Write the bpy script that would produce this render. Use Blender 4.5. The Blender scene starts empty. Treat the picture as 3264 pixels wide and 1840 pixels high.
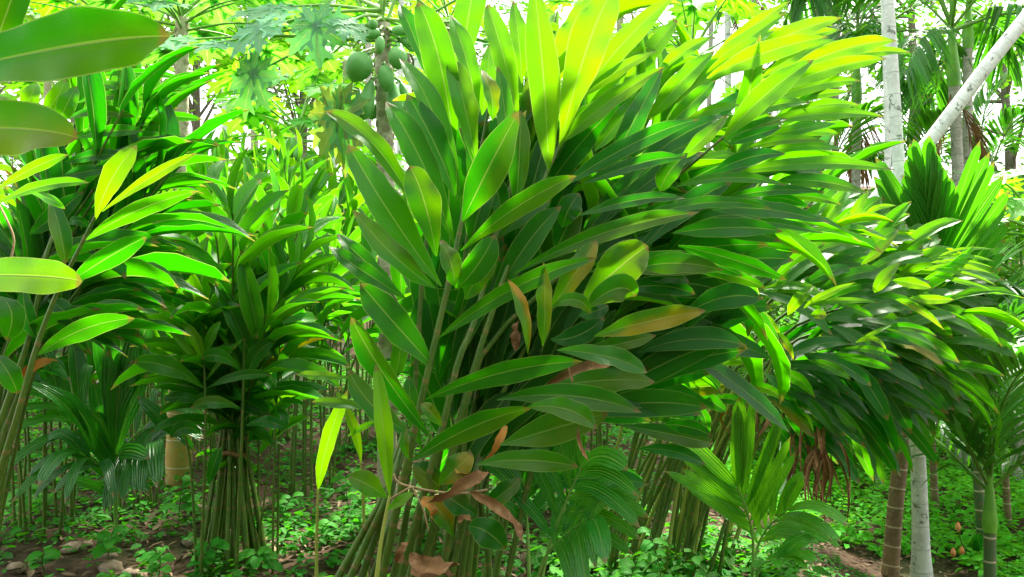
import bpy, math, random
import numpy as np
from mathutils import Matrix, Vector
R = math.radians
rng = np.random.default_rng(7)
random.seed(7)
scene = bpy.context.scene
col = scene.collection

# ------------------------------------------------------------------ camera, sky, sun, exposure
CAM_Z = 1.5
cam_d = bpy.data.cameras.new('camera')
cam = bpy.data.objects.new('camera', cam_d); col.objects.link(cam)
cam.location = (0, 0, CAM_Z); cam.rotation_euler = (R(90), 0, 0)
cam_d.sensor_width = 36; cam_d.lens = 36 * 2144 / 2576
cam_d.clip_start = 0.05; cam_d.clip_end = 600
scene.camera = cam

SUN_EL, SUN_AZ = R(56), R(25)            # azimuth clockwise from +Y (behind the plants, to the right)
world = bpy.data.worlds.new('World'); scene.world = world; world.use_nodes = True
wn = world.node_tree.nodes; wl = world.node_tree.links
bg = wn['Background']
sky = wn.new('ShaderNodeTexSky'); sky.sky_type = 'NISHITA'; sky.sun_disc = False
sky.sun_elevation = SUN_EL; sky.sun_rotation = SUN_AZ
sky.air_density = 1.0; sky.dust_density = 4.0; sky.ozone_density = 1.0
wmix = wn.new('ShaderNodeMix'); wmix.data_type = 'RGBA'
wmix.inputs['Factor'].default_value = 0.75
wl.new(sky.outputs[0], wmix.inputs['A'])
wmix.inputs['B'].default_value = (12.0, 12.0, 11.9, 1)     # thin bright cloud cover
wl.new(wmix.outputs['Result'], bg.inputs['Color'])
bg.inputs['Strength'].default_value = 0.06

sun_d = bpy.data.lights.new('sun', 'SUN'); sun_d.energy = 4.6; sun_d.angle = R(7); sun_d.color = (1, .95, .84)
sun = bpy.data.objects.new('sun', sun_d); col.objects.link(sun)
sv = Vector((math.sin(SUN_AZ) * math.cos(SUN_EL), math.cos(SUN_AZ) * math.cos(SUN_EL), math.sin(SUN_EL)))
sun.rotation_euler = (-sv).to_track_quat('-Z', 'Y').to_euler()
sun.location = (0, 0, 20)

vs = scene.view_settings
vs.view_transform = 'Standard'; vs.look = 'None'; vs.exposure = 2.2; vs.gamma = 1.0; vs.use_curve_mapping = False
cy = scene.cycles
cy.use_denoising = True; cy.max_bounces = 8; cy.diffuse_bounces = 5; cy.glossy_bounces = 3
cy.transmission_bounces = 5; cy.transparent_max_bounces = 4; cy.caustics_reflective = False; cy.caustics_refractive = False
cy.sample_clamp_indirect = 6.0

# ------------------------------------------------------------------ helpers
F = 2144.0
def P(u, v, Y):
    """a point of the place from its position in the photograph (2576 wide) and its distance"""
    return np.array([(u - 1288) / F * Y, Y, CAM_Z - (v - 726) / F * Y])
K = 2576 / 3264
ZOOM = {'A': (900, 0, 1100 / 1736), 'B': (900, 920, 1100 / 1736), 'C': (1800, 0, 1100 / 1736), 'D': (1400, 600, 1100 / 1736),
        'E': (2300, 600, 964 / 1737), 'Z': (0, 0, 1100 / 1736), 'Y': (0, 920, 1100 / 1736), 'F': (1000, 0, 500 / 1737),
        'G': (2500, 1300, 764 / 2054), 'H': (2000, 920, 1264 / 1995), 'S': (0, 0, 1 / K)}
def Q(fr, x, y, Y):
    x0, y0, s = ZOOM[fr]
    return P((x0 + s * x) * K, (y0 + s * y) * K, Y)
def pxm(fr, w, Y): return w * ZOOM[fr][2] * K / F * Y

def nz(v):
    v = np.asarray(v, float)
    return v / (np.linalg.norm(v) + 1e-12)
def sm(x, a, b):
    t = np.clip((x - a) / (b - a), 0, 1)
    return t * t * (3 - 2 * t)
def ground_z(x, y):
    x = np.asarray(x, float); y = np.asarray(y, float)
    left = 1 - sm(x, 0.2, 2.2)
    z = 0.06 * np.clip(y - 6, 0, 40) * left - 0.52 * sm(x, 1.35, 2.7) * sm(y, 2.0, 4.0) + 0.11 * np.clip(y - 9.5, 0, 40) * (1 - left) + 0.10 * np.clip(y - 14, 0, 60)
    return z + 0.03 * np.sin(1.7 * x + .6 * y) * np.cos(1.3 * y - .4 * x) + 0.012 * np.sin(5.1 * x + 1.3) * np.sin(4.3 * y)

def mk(name, verts, faces, mat, parent=None, uv=None, smooth=True, color=None, kind=None, org=None):
    """one mesh object; faces is an (n, k) array; uv is per vertex; org is subtracted (the thing's base)"""
    verts = np.asarray(verts, np.float32)
    if org is not None: verts = verts - np.asarray(org, np.float32)
    me = mesh_of(name, verts, faces, uv, smooth)
    me.materials.append(mat)
    return ob(name, me, parent, color, kind)
def mesh_of(name, verts, faces, uv=None, smooth=True):
    verts = np.asarray(verts, np.float32); faces = np.asarray(faces, np.int32)
    me = bpy.data.meshes.new(name)
    nf, k = faces.shape
    me.vertices.add(len(verts)); me.vertices.foreach_set('co', verts.ravel())
    me.loops.add(nf * k); me.loops.foreach_set('vertex_index', faces.ravel())
    me.polygons.add(nf); me.polygons.foreach_set('loop_start', np.arange(0, nf * k, k, dtype=np.int32))
    if smooth: me.polygons.foreach_set('use_smooth', np.ones(nf, dtype=bool))
    if uv is not None:
        l = me.uv_layers.new(name='UVMap')
        l.data.foreach_set('uv', np.asarray(uv, np.float32)[faces.ravel()].ravel())
    me.update(calc_edges=True)
    return me
def ob(name, me, parent=None, color=None, kind=None, M=None):
    o = bpy.data.objects.new(name, me); col.objects.link(o)
    if parent is not None: o.parent = parent
    if color is not None: o.color = (color[0], color[1], color[2], 1)
    else: o.color = (0, 0, .5, 1)
    if kind: o['kind'] = kind
    if M is not None: o.matrix_basis = M
    return o
def thing(name, loc, label, cat, group=None):
    o = bpy.data.objects.new(name, None); col.objects.link(o)
    o.location = [float(c) for c in loc]; o.empty_display_size = .1
    o['label'] = label; o['category'] = cat
    if group: o['group'] = group
    return o
def tag(o, label, cat, group=None):
    o['label'] = label; o['category'] = cat
    if group: o['group'] = group
    return o
def frame(pos, d, n):
    d = nz(d); x = nz(np.cross(d, n)); z = np.cross(x, d)
    return d, x, z
def matrix(pos, d, n, sx, sy, sz):
    d, x, z = frame(pos, d, n)
    return Matrix(((x[0]*sx, d[0]*sy, z[0]*sz, pos[0]), (x[1]*sx, d[1]*sy, z[1]*sz, pos[1]), (x[2]*sx, d[2]*sy, z[2]*sz, pos[2]), (0, 0, 0, 1)))
_fc = {}
def grid_faces(nl, nw):
    if (nl, nw) not in _fc:
        i, j = np.meshgrid(np.arange(nl), np.arange(nw), indexing='ij'); a = (i * (nw + 1) + j).ravel()
        _fc[(nl, nw)] = np.stack([a, a + 1, a + nw + 2, a + nw + 1], 1)
    return _fc[(nl, nw)]

def blade(b, m, t, width, nrm, fold=.25, wave=.06, nl=12, nw=4, pa=.85, pb=.8, seed=0, twist=0.):
    """a leaf blade along the curve b-m-t, its upper face to nrm; returns verts, faces, uv"""
    b, m, t = (np.asarray(q, float) for q in (b, m, t))
    c = 2 * m - .5 * (b + t)
    s = np.linspace(0, 1, nl + 1) ** .95
    C = ((1 - s) ** 2)[:, None] * b + (2 * s * (1 - s))[:, None] * c + (s ** 2)[:, None] * t
    T = (2 * (1 - s))[:, None] * (c - b) + (2 * s)[:, None] * (t - c)
    T /= np.linalg.norm(T, axis=1)[:, None] + 1e-9
    S = np.cross(T, nrm); S /= np.linalg.norm(S, axis=1)[:, None] + 1e-9
    N = np.cross(S, T)
    if twist:
        a = (s - .3) * twist
        S, N = S * np.cos(a)[:, None] + N * np.sin(a)[:, None], N * np.cos(a)[:, None] - S * np.sin(a)[:, None]
    smax = pa / (pa + pb)
    f = (s ** pa * (1 - s) ** pb) / (smax ** pa * (1 - smax) ** pb)
    f = np.maximum(f, .05 * (s < .2)); f[-1] = .006
    r = np.random.default_rng(seed)
    x = np.linspace(-1, 1, nw + 1)
    w = width / 2 * f
    ph = r.uniform(0, 6.28, 4); k = r.uniform(9, 20, 2)
    out = np.zeros((nl + 1, nw + 1, 3))
    for j, xx in enumerate(x):
        e = abs(xx) ** 1.5
        wv = wave * width * e * (np.sin(k[0] * s + ph[0] + (2 if xx > 0 else 0)) * .6 + .4 * np.sin(k[1] * 1.7 * s + ph[1] * (1 if xx > 0 else 2))) * np.sqrt(np.clip(f, 0, 1))
        we = w * (1 + .05 * np.sin(k[1] * s + ph[2] + xx) * e)
        out[:, j] = C + S * (xx * we * math.cos(fold))[:, None] + N * (abs(xx) * w * math.sin(fold) * (1 - .35 * abs(xx)) + wv)[:, None]
    uv = np.stack(np.broadcast_arrays((x * .5 + .5)[None, :], s[:, None]), -1).reshape(-1, 2)
    return out.reshape(-1, 3), grid_faces(nl, nw), uv

def tube(pts, rad, sides=8, cap=True):
    pts = np.asarray(pts, float); n = len(pts)
    rad = np.broadcast_to(np.asarray(rad, float), (n,))
    T = np.gradient(pts, axis=0); T /= np.linalg.norm(T, axis=1)[:, None] + 1e-9
    ref = np.array([0, -1, 0.]) if abs(T[0][1]) < .9 else np.array([1., 0, 0])
    V = []
    for i in range(n):
        x = nz(np.cross(T[i], ref)); y = np.cross(T[i], x); ref = -y if np.dot(-y, ref) > 0 else y
        a = np.linspace(0, 2 * math.pi, sides, endpoint=False)
        V.append(pts[i] + rad[i] * (np.cos(a)[:, None] * x + np.sin(a)[:, None] * y))
    V = np.array(V)
    i, j = np.meshgrid(np.arange(n - 1), np.arange(sides), indexing='ij')
    a = (i * sides + j).ravel(); b = (i * sides + (j + 1) % sides).ravel()
    Fq = np.stack([a, b, b + sides, a + sides], 1)
    ln = np.concatenate([[0], np.cumsum(np.linalg.norm(np.diff(pts, axis=0), axis=1))])
    uv = np.stack(np.broadcast_arrays((np.arange(sides) / sides)[None, :], ln[:, None]), -1).reshape(-1, 2)
    return V.reshape(-1, 3), Fq, uv
def curve(pts, n=12):
    """smooth polyline (Catmull-Rom) through pts"""
    p = np.asarray(pts, float)
    p = np.vstack([2 * p[0] - p[1], p, 2 * p[-1] - p[-2]])
    out = []
    for u in np.linspace(0, len(p) - 3 - 1e-6, n):
        i = int(u); t = u - i; a, b, c, d = p[i:i + 4]
        out.append(.5 * (2 * b + (c - a) * t + (2 * a - 5 * b + 4 * c - d) * t * t + (3 * b - a - 3 * c + d) * t ** 3))
    return np.array(out)
def leaf_cloud(p, d, n, l, w):
    """many small leaves in one mesh: six corners and a folded midrib each"""
    d = d / np.linalg.norm(d, axis=1)[:, None]; x = np.cross(d, n); x /= np.linalg.norm(x, axis=1)[:, None] + 1e-9
    z = np.cross(x, d); l = l[:, None]; w = w[:, None]
    V = np.stack([p, p + d*l*.3 + x*w*.46 + z*w*.12, p + d*l*.68 + x*w*.40 + z*w*.1 - z*l*.04, p + d*l - z*l*.14,
                  p + d*l*.68 - x*w*.40 + z*w*.1 - z*l*.04, p + d*l*.3 - x*w*.46 + z*w*.12], 1).reshape(-1, 3)
    o = np.arange(len(p))[:, None] * 6
    Fq = np.concatenate([o + np.array([0, 1, 2, 3]), o + np.array([0, 3, 4, 5])], 0)
    uv = np.tile(np.array([[.5, 0], [1, .3], [1, .68], [.5, 1], [0, .68], [0, .3]]), (len(p), 1))
    return V, Fq, uv
def rdir(n, zlo=-1, zhi=1, r=rng):
    z = r.uniform(zlo, zhi, n); a = r.uniform(0, 2 * math.pi, n); q = np.sqrt(np.maximum(0, 1 - z * z))
    return np.stack([q * np.cos(a), q * np.sin(a), z], 1)

# ------------------------------------------------------------------ materials
def newmat(name):
    m = bpy.data.materials.new(name); m.use_nodes = True
    return m, m.node_tree.nodes, m.node_tree.links, m.node_tree.nodes['Principled BSDF']
class NT:
    def __init__(s, n, l): s.n, s.l = n, l
    def math(s, op, a, b=None, c=None, clamp=False):
        q = s.n.new('ShaderNodeMath'); q.operation = op; q.use_clamp = clamp
        for i, v in enumerate((a, b, c)):
            if v is None: continue
            if isinstance(v, (int, float)): q.inputs[i].default_value = v
            else: s.l.new(v, q.inputs[i])
        return q.outputs[0]
    def mix(s, f, a, b, blend='MIX'):
        q = s.n.new('ShaderNodeMix'); q.data_type = 'RGBA'; q.blend_type = blend
        for k, v in (('Factor', f), ('A', a), ('B', b)):
            if isinstance(v, (int, float)): q.inputs[k].default_value = v
            elif isinstance(v, tuple): q.inputs[k].default_value = (*v, 1)
            else: s.l.new(v, q.inputs[k])
        return q.outputs['Result']
    def rng(s, v, a, b, c=0., d=1.):
        q = s.n.new('ShaderNodeMapRange'); q.interpolation_type = 'SMOOTHSTEP'
        s.l.new(v, q.inputs[0])
        for i, k in enumerate((a, b, c, d)): q.inputs[i + 1].default_value = k
        return q.outputs[0]
    def noise(s, vec, scale, detail=3., rough=.6):
        q = s.n.new('ShaderNodeTexNoise'); q.inputs['Scale'].default_value = scale
        q.inputs['Detail'].default_value = detail; q.inputs['Roughness'].default_value = rough
        if vec is not None: s.l.new(vec, q.inputs['Vector'])
        return q.outputs['Fac']
    def bump(s, h, strength, dist, bsdf):
        q = s.n.new('ShaderNodeBump'); q.inputs['Strength'].default_value = strength; q.inputs['Distance'].default_value = dist
        s.l.new(h, q.inputs['Height']); s.l.new(q.outputs[0], bsdf.inputs['Normal']); return q.outputs[0]

def leaf_mat(name, mature, young, tr_mature, tr_young, rough=.36, tr=.45, rib=.5, edge=.65, veins=60., pleat=0., spec=.5, spots=.5, under=True):
    """leaf: object colour R = how young (pale), G = how far withered, B = darker/lighter leaf"""
    m, n, l, bs = newmat(name); N = NT(n, l)
    tc = n.new('ShaderNodeTexCoord'); sp = n.new('ShaderNodeSeparateXYZ'); l.new(tc.outputs['UV'], sp.inputs[0])
    oi = n.new('ShaderNodeObjectInfo'); sc_ = n.new('ShaderNodeSeparateColor'); l.new(oi.outputs['Color'], sc_.inputs[0])
    yg, wi, br = sc_.outputs[0], sc_.outputs[1], sc_.outputs[2]
    ax = N.math('MULTIPLY', N.math('ABSOLUTE', N.math('SUBTRACT', sp.outputs[0], .5)), 2.)
    nz1 = N.noise(tc.outputs['Object'], 7., 4.); nz2 = N.noise(tc.outputs['Object'], 60., 3.)
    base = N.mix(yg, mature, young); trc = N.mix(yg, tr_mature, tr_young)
    ge0 = n.new('ShaderNodeNewGeometry'); isl = ge0.outputs['Random Per Island']
    # leaf-to-leaf and blotchy variation
    hs = n.new('ShaderNodeHueSaturation'); l.new(base, hs.inputs['Color'])
    l.new(N.math('ADD', .478, N.math('ADD', N.math('MULTIPLY', oi.outputs['Random'], .02), N.math('MULTIPLY', isl, .025))), hs.inputs['Hue'])
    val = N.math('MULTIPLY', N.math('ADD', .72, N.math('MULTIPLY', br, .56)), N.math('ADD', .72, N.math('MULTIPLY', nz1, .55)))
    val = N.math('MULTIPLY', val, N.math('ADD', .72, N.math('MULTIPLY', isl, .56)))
    l.new(val, hs.inputs['Value'])
    trc = N.mix(.999, trc, N.mix(isl, (.62, .66, .6), (1., 1., 1.)), 'MULTIPLY')
    base = hs.outputs[0]
    # fine side veins
    vv = N.math('SINE', N.math('MULTIPLY', N.math('SUBTRACT', sp.outputs[1], N.math('MULTIPLY', ax, .28)), veins * 6.28))
    base = N.mix(N.math('MULTIPLY', N.math('MULTIPLY_ADD', vv, .5, .5), .06), base, (0.12, .42, .03))
    # withering from tip and margin
    wmask = N.math('MULTIPLY', N.rng(N.math('ADD', N.math('MULTIPLY', nz1, .7), N.math('ADD', N.math('MULTIPLY', sp.outputs[1], .45), N.math('MULTIPLY', N.math('SUBTRACT', sp.outputs[0], .35), .5))), .50, .80), 1.)
    wf = N.math('MULTIPLY', wi, N.math('ADD', .03, wmask), clamp=True)
    base = N.mix(wf, base, (.50, .27, .008)); trc = N.mix(wf, trc, (.62, .34, .0))
    if spots:
        spot = N.math('MULTIPLY', N.rng(nz2, .66, .74), spots)
        base = N.mix(N.math('MULTIPLY', spot, N.math('ADD', .12, wi, clamp=True)), base, (.12, .06, .015))
    tip = N.math('MULTIPLY', N.rng(N.math('ADD', sp.outputs[1], N.math('MULTIPLY', nz1, .05)), .945, .985), N.math('GREATER_THAN', isl, .55))
    base = N.mix(N.math('MULTIPLY', tip, .8), base, (.20, .11, .03)); trc = N.mix(N.math('MULTIPLY', tip, .7), trc, (.30, .17, .03))
    # pale midrib and thin pale margin
    ribm = N.math('MULTIPLY', N.rng(ax, .015, .07, 1., 0.), rib); edg = N.math('MULTIPLY', N.rng(ax, .93, 1.), edge)
    lite = N.math('MAXIMUM', ribm, edg)
    base = N.mix(lite, base, (.34, .50, .10)); trc = N.mix(lite, trc, (.5, .6, .12))
    if under:
        ge = n.new('ShaderNodeNewGeometry')
        base = N.mix(N.math('MULTIPLY', ge.outputs['Backfacing'], .15), base, (.06, .24, .03))
    l.new(base, bs.inputs['Base Color'])
    bs.inputs['Roughness'].default_value = rough
    bs.inputs['Specular IOR Level'].default_value = spec
    l.new(N.rng(nz1, .2, .8, rough - .06, rough + .14), bs.inputs['Roughness'])
    h = N.math('ADD', N.math('MULTIPLY', vv, .03), N.math('ADD', N.math('MULTIPLY', nz1, 1.6), N.math('MULTIPLY', ribm, -.8)))
    if pleat:
        h = N.math('ADD', h, N.math('MULTIPLY', N.math('SINE', N.math('MULTIPLY', sp.outputs[0], pleat * 6.28)), .8))
    nb = N.bump(h, .45, .006, bs)
    tn = n.new('ShaderNodeBsdfTranslucent'); l.new(trc, tn.inputs['Color']); l.new(nb, tn.inputs['Normal'])
    ms = n.new('ShaderNodeMixShader'); ms.inputs[0].default_value = tr
    l.new(bs.outputs[0], ms.inputs[1]); l.new(tn.outputs[0], ms.inputs[2])
    l.new(ms.outputs[0], n['Material Output'].inputs['Surface'])
    return m
def noise_mat(name, c1, c2, scale=6., rough=.7, bump=.3, dist=.01, c3=None, stretch=None, spec=.4, band=None, bandcol=(.6, .55, .42), bandw=.1, lichen=None):
    m, n, l, bs = newmat(name); N = NT(n, l)
    tc = n.new('ShaderNodeTexCoord'); vec = tc.outputs['Object']
    if stretch:
        mp = n.new('ShaderNodeMapping'); mp.inputs['Scale'].default_value = stretch; l.new(vec, mp.inputs[0]); vec = mp.outputs[0]
    f = N.noise(vec, scale, 6.); f2 = N.noise(vec, scale * 5.3, 4.)
    base = N.mix(N.rng(f, .34, .66), c1, c2)
    if c3: base = N.mix(N.rng(f2, .5, .68), base, c3)
    h = N.math('ADD', f, N.math('MULTIPLY', f2, .5))
    if band:
        sp = n.new('ShaderNodeSeparateXYZ'); l.new(tc.outputs['UV'], sp.inputs[0])
        fr = N.math('FRACT', N.math('ADD', N.math('MULTIPLY', sp.outputs[1], band), N.math('MULTIPLY', f, .12)))
        bm_ = N.math('MULTIPLY', N.rng(fr, 0., bandw * .4), N.rng(fr, bandw * .6, bandw, 1., 0.))
        base = N.mix(N.math('MULTIPLY', bm_, .85), base, bandcol); h = N.math('ADD', h, bm_)
    if lichen:
        q = N.noise(vec, lichen[1], 5., .7); base = N.mix(N.rng(q, lichen[2], lichen[2] + .08), base, lichen[0])
    l.new(base, bs.inputs['Base Color']); bs.inputs['Roughness'].default_value = rough; bs.inputs['Specular IOR Level'].default_value = spec
    N.bump(h, bump, dist, bs)
    return m

M_CARD = leaf_mat('cardamom_leaf', (.005, .080, .002), (.08, .29, .001), (.028, .46, .0), (.41, .86, .0), tr=.54, spec=.40, rough=.36, veins=40)
M_FIELD = leaf_mat('cardamom_leaf_field', (.009, .104, .006), (.09, .33, .003), (.05, .49, .002), (.42, .84, .0), rough=.36, veins=30, tr=.5, spec=.4)
M_PALM = leaf_mat('palm_leaf', (.010, .095, .014), (.05, .27, .008), (.035, .36, .008), (.24, .68, .004), rough=.38, tr=.38, veins=0.5, rib=.35, edge=.1)
M_SEED = leaf_mat('young_palm_leaf', (.010, .115, .012), (.07, .32, .008), (.045, .45, .006), (.28, .74, .004), rough=.3, tr=.38, veins=0.5, rib=.4, edge=.1, pleat=5)
M_PAPA = leaf_mat('papaya_leaf', (.13, .32, .18), (.085, .34, .006), (.14, .56, .05), (.27, .80, .0), rough=.5, tr=.5, veins=8, rib=.7, edge=.0, under=True)
M_WEED = leaf_mat('weed_leaf', (.016, .135, .014), (.085, .40, .020), (.05, .42, .008), (.24, .78, .010), rough=.62, tr=.4, rib=.15, edge=.0, veins=3, spots=0, spec=.2)
M_TREE = leaf_mat('tree_leaf', (.022, .095, .012), (.10, .27, .01), (.08, .38, .01), (.34, .60, .01), rough=.45, tr=.4, rib=.1, edge=0, veins=2, spots=0)
M_DRY = noise_mat('dry_leaf', (.26, .13, .05), (.15, .07, .03), 7, .8, .5, .01, c3=(.30, .17, .08))
M_ORANGE = noise_mat('withered_orange_leaf', (.48, .19, .02), (.30, .11, .02), 9, .6, .3, .006, c3=(.25, .25, .03))
M_CANE = noise_mat('cane', (.045, .125, .010), (.085, .165, .018), 5, .42, .2, .003, c3=(.15, .16, .04), stretch=(8, 8, 1.5), band=5.5, bandcol=(.20, .15, .05), bandw=.12)
M_CANEY = noise_mat('young_cane', (.26, .36, .05), (.32, .36, .07), 5, .45, .2, .003, c3=(.36, .30, .10), stretch=(8, 8, 1.5))
M_PETI = noise_mat('papaya_petiole', (.14, .32, .05), (.22, .40, .08), 8, .45, .1, .002)
M_PTRUNK = noise_mat('papaya_bark', (.52, .47, .36), (.40, .34, .25), 9, .8, .8, .02, c3=(.60, .56, .46), lichen=((.20, .24, .10), 4, .62))
M_PTRUNKY = noise_mat('papaya_bark_ochre', (.40, .29, .06), (.30, .20, .05), 4, .75, .4, .01, c3=(.30, .32, .10), band=5, bandw=.06)
M_SCAR = noise_mat('leaf_scar', (.44, .38, .28), (.30, .24, .17), 20, .85, .5, .01)
M_AWHITE = noise_mat('areca_bark_white', (.66, .68, .66), (.50, .53, .50), 7, .8, .35, .01, c3=(.74, .76, .74), band=6.5, bandcol=(.42, .44, .40), bandw=.07, lichen=((.16, .18, .14), 11, .575))
M_AGREY = noise_mat('areca_bark_grey', (.42, .41, .36), (.28, .28, .23), 7, .85, .4, .01, c3=(.50, .50, .46), band=6, bandcol=(.24, .23, .19), bandw=.1, lichen=((.14, .17, .09), 9, .58))
M_ABROWN = noise_mat('areca_bark_brown', (.24, .16, .09), (.17, .11, .065), 8, .75, .3, .008, c3=(.30, .22, .14), band=7.5, bandcol=(.58, .48, .34), bandw=.13)
M_AGREEN = noise_mat('areca_bark_green', (.045, .12, .04), (.08, .14, .05), 6, .55, .2, .006, c3=(.14, .12, .06), band=7, bandcol=(.52, .46, .32), bandw=.13)
M_SHAFT = noise_mat('crownshaft', (.16, .42, .03), (.10, .30, .03), 5, .4, .1, .004)
M_FRUIT = noise_mat('papaya_skin', (.12, .36, .085), (.17, .43, .115), 5, .42, .12, .003, c3=(.14, .39, .095), spec=.4)
M_SOIL = None
M_STONE = noise_mat('stone', (.24, .17, .11), (.16, .12, .08), 8, .85, .6, .02, c3=(.30, .25, .19))
M_STRING = noise_mat('string', (.42, .30, .16), (.30, .20, .10), 30, .8, .3, .003)
M_BARK = noise_mat('tree_bark', (.20, .17, .13), (.11, .09, .07), 6, .9, .7, .03, c3=(.28, .27, .22), stretch=(3, 3, .8))
M_FLOWER = noise_mat('flower', (.80, .72, .45), (.62, .50, .22), 20, .6, .1, .003)
M_REDFL = noise_mat('red_flower', (.75, .22, .08), (.65, .33, .14), 20, .6, .1, .003)
M_STRAW = noise_mat('straw', (.24, .16, .09), (.14, .09, .05), 9, .8, .2, .003)

def soil_mat():
    m, n, l, bs = newmat('soil'); N = NT(n, l)
    tc = n.new('ShaderNodeTexCoord'); v = tc.outputs['Object']
    a = N.noise(v, 1.3, 5.); b = N.noise(v, 14., 6., .7); c = N.noise(v, 55., 4., .7)
    base = N.mix(N.rng(b, .3, .7), (.040, .025, .014), (.105, .062, .034))
    base = N.mix(N.math('MULTIPLY', N.rng(c, .55, .7), .7), base, (.17, .115, .07))
    base = N.mix(N.math('MULTIPLY', N.rng(a, .48, .66), .6), base, (.030, .055, .014))
    l.new(base, bs.inputs['Base Color']); bs.inputs['Roughness'].default_value = .95; bs.inputs['Specular IOR Level'].default_value = .2
    N.bump(N.math('ADD', b, N.math('MULTIPLY', c, .6)), .9, .03, bs)
    return m
M_SOIL = soil_mat()

# ------------------------------------------------------------------ the ground
def axis(lo, hi, fine_lo, fine_hi, step, n_out):
    a = np.arange(fine_lo, fine_hi + 1e-6, step)
    g = np.geomspace(1, 1 + (hi - fine_hi), n_out)[1:] - 1; h = np.geomspace(1, 1 + (fine_lo - lo), n_out)[1:] - 1
    return np.concatenate([fine_lo - h[::-1], a, fine_hi + g])
gx = axis(-220, 220, -6, 8, .11, 22); gy = axis(-120, 320, .5, 16, .11, 22)
GX, GY = np.meshgrid(gx, gy, indexing='ij')
near = (np.abs(GX) < 9) & (GY < 17)
GZ = ground_z(GX, np.minimum(GY, 70)) + near * (rng.normal(0, .010, GX.shape) + .02 * np.sin(9 * GX + 2 * GY) * np.sin(7 * GY))
g = mk('ground', np.stack([GX, GY, GZ], -1).reshape(-1, 3), grid_faces(len(gx) - 1, len(gy) - 1)[:, ::-1], M_SOIL); g['kind'] = 'structure'

# ------------------------------------------------------------------ cardamom
LV = []      # leaf variants shared by the procedural canes: unit length along +Y, upper face +Z
def leaf_variants(mat, n=10, nl=8, nw=4):
    out = []
    r = random.Random(3)
    for k in range(n):
        dr = [.04, .10, .18, .28, .40, .08, .22, .14, .34, .02][k % 10]
        v, f, uv = blade((0, 0, 0), (r.uniform(-.02, .02), .5, .05), (r.uniform(-.03, .03), 1 - dr * .35, -dr), 1, (0, 0, 1), fold=r.uniform(.15, .45), wave=.0, nl=nl, nw=nw, seed=k)
        # ripple along the margin, kept in units of length
        s = uv[:, 1]; e = np.abs(uv[:, 0] * 2 - 1) ** 1.5
        v[:, 2] += e * .010 * np.sin(s * r.uniform(16, 26) + r.uniform(0, 6) + 2 * (uv[:, 0] > .5))
        me = mesh_of('leaf', v, f, uv); me.materials.append(mat); out.append(me)
    # z is scaled with the width in part: keep fold visible
    return out
LV_C = leaf_variants(M_CARD); LV_F = leaf_variants(M_FIELD)

def cane(t, org, pts, r0, nleaf, t0, L, W, plane, variants, young=0., spread=(62, 24), jitter=8, tint=.5, gloss_up=.5, t1=.985, cmat=None, sides=6, r_=random, twist_roll=35, budget=None, nmix=0., vsel=None):
    """a leafy cane: tube + two-ranked leaves; the leaves are its sub-parts"""
    C = curve(pts, 14)
    v, f, uv = tube(C, np.linspace(r0, r0 * .35, len(C)), sides)
    st = mk('cane', v, f, cmat or M_CANE, t, uv, org=org)
    if r_.random() < .0: return st
    plane = nz(plane)
    for i in range(nleaf):
        if budget is not None:
            if budget[0] <= 0: break
            budget[0] -= 1
        q = i / max(1, nleaf - 1)
        s = t0 + (t1 - t0) * q
        k = s * (len(C) - 1); a = min(int(k), len(C) - 2); p = C[a] + (C[a + 1] - C[a]) * (k - a)
        T = nz(C[min(a + 1, len(C) - 1)] - C[max(a - 1, 0)])
        S = nz(np.cross(T, plane)) * (1 if i % 2 else -1)
        ang = R(spread[0] + (spread[1] - spread[0]) * q + r_.gauss(0, jitter))
        if i == nleaf - 1: ang = R(r_.uniform(2, 10))
        d = T * math.cos(ang) + S * math.sin(ang) + plane * r_.gauss(0, .16)
        n = T * math.sin(ang) - S * math.cos(ang) + np.array([0, 0, gloss_up]) + plane * r_.gauss(0, math.sin(R(twist_roll)))
        n = nz(n) * (1 - nmix) + np.array([r_.gauss(0, .3), -.6, .8]) * nmix
        l = L * (0.62 + .55 * math.sin(math.pi * (0.18 + .68 * q))) * r_.uniform(.85, 1.12)
        w = W * (0.75 + .35 * math.sin(math.pi * (.15 + .7 * q))) * r_.uniform(.85, 1.1)
        if i >= nleaf - 1: w *= .6
        yg = max(0, min(1, young * (.35 + .8 * q) + r_.gauss(0, .06)))
        wi = r_.uniform(.4, 1) if (r_.random() < .02 and q < .4) else 0
        ob('leaf', variants[(vsel[r_.randrange(len(vsel))] if vsel else r_.randrange(len(variants)))], st, (yg, wi, max(0, min(1, tint + r_.gauss(0, .15)))), M=matrix(p - org, d, n, w, l, l))
    return st

# ---- the big clump in the middle: its leaves follow the photograph one by one
HB = np.array([*P(1110, 1500, 3.25)[:2], 0.]); HB[2] = ground_z(HB[0], HB[1])
hero = thing('cardamom_clump', HB, 'large glossy cardamom clump in the centre, bound with string and fanning up to the right', 'plant', 'cardamom clumps')
def stem_px(t, org, pl, r0, r1, mat=None, name='cane', ns=16):
    C = curve([Q(fr, x, y, Y) for fr, x, y, Y in pl], ns)
    # on down to the ground
    g0 = C[0].copy(); gz = float(ground_z(g0[0], g0[1]))
    if g0[2] > gz + .02:
        d = nz(C[0] - C[1]); k = (g0[2] - gz + .03) / max(.2, -d[2]); C = np.vstack([g0 + d * k, C])
    v, f, uv = tube(C, np.linspace(r0, r1, len(C)), 10)
    return mk(name, v, f, mat or M_CANE, t, uv, org=org)
S1 = stem_px(hero, HB, [('B', 505, 1440, 3.15), ('B', 600, 1000, 3.08), ('B', 720, 470, 3.05), ('B', 830, 0, 3.08), ('A', 905, 1100, 3.12), ('A', 940, 900, 3.15)], .0165, .007)
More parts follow.
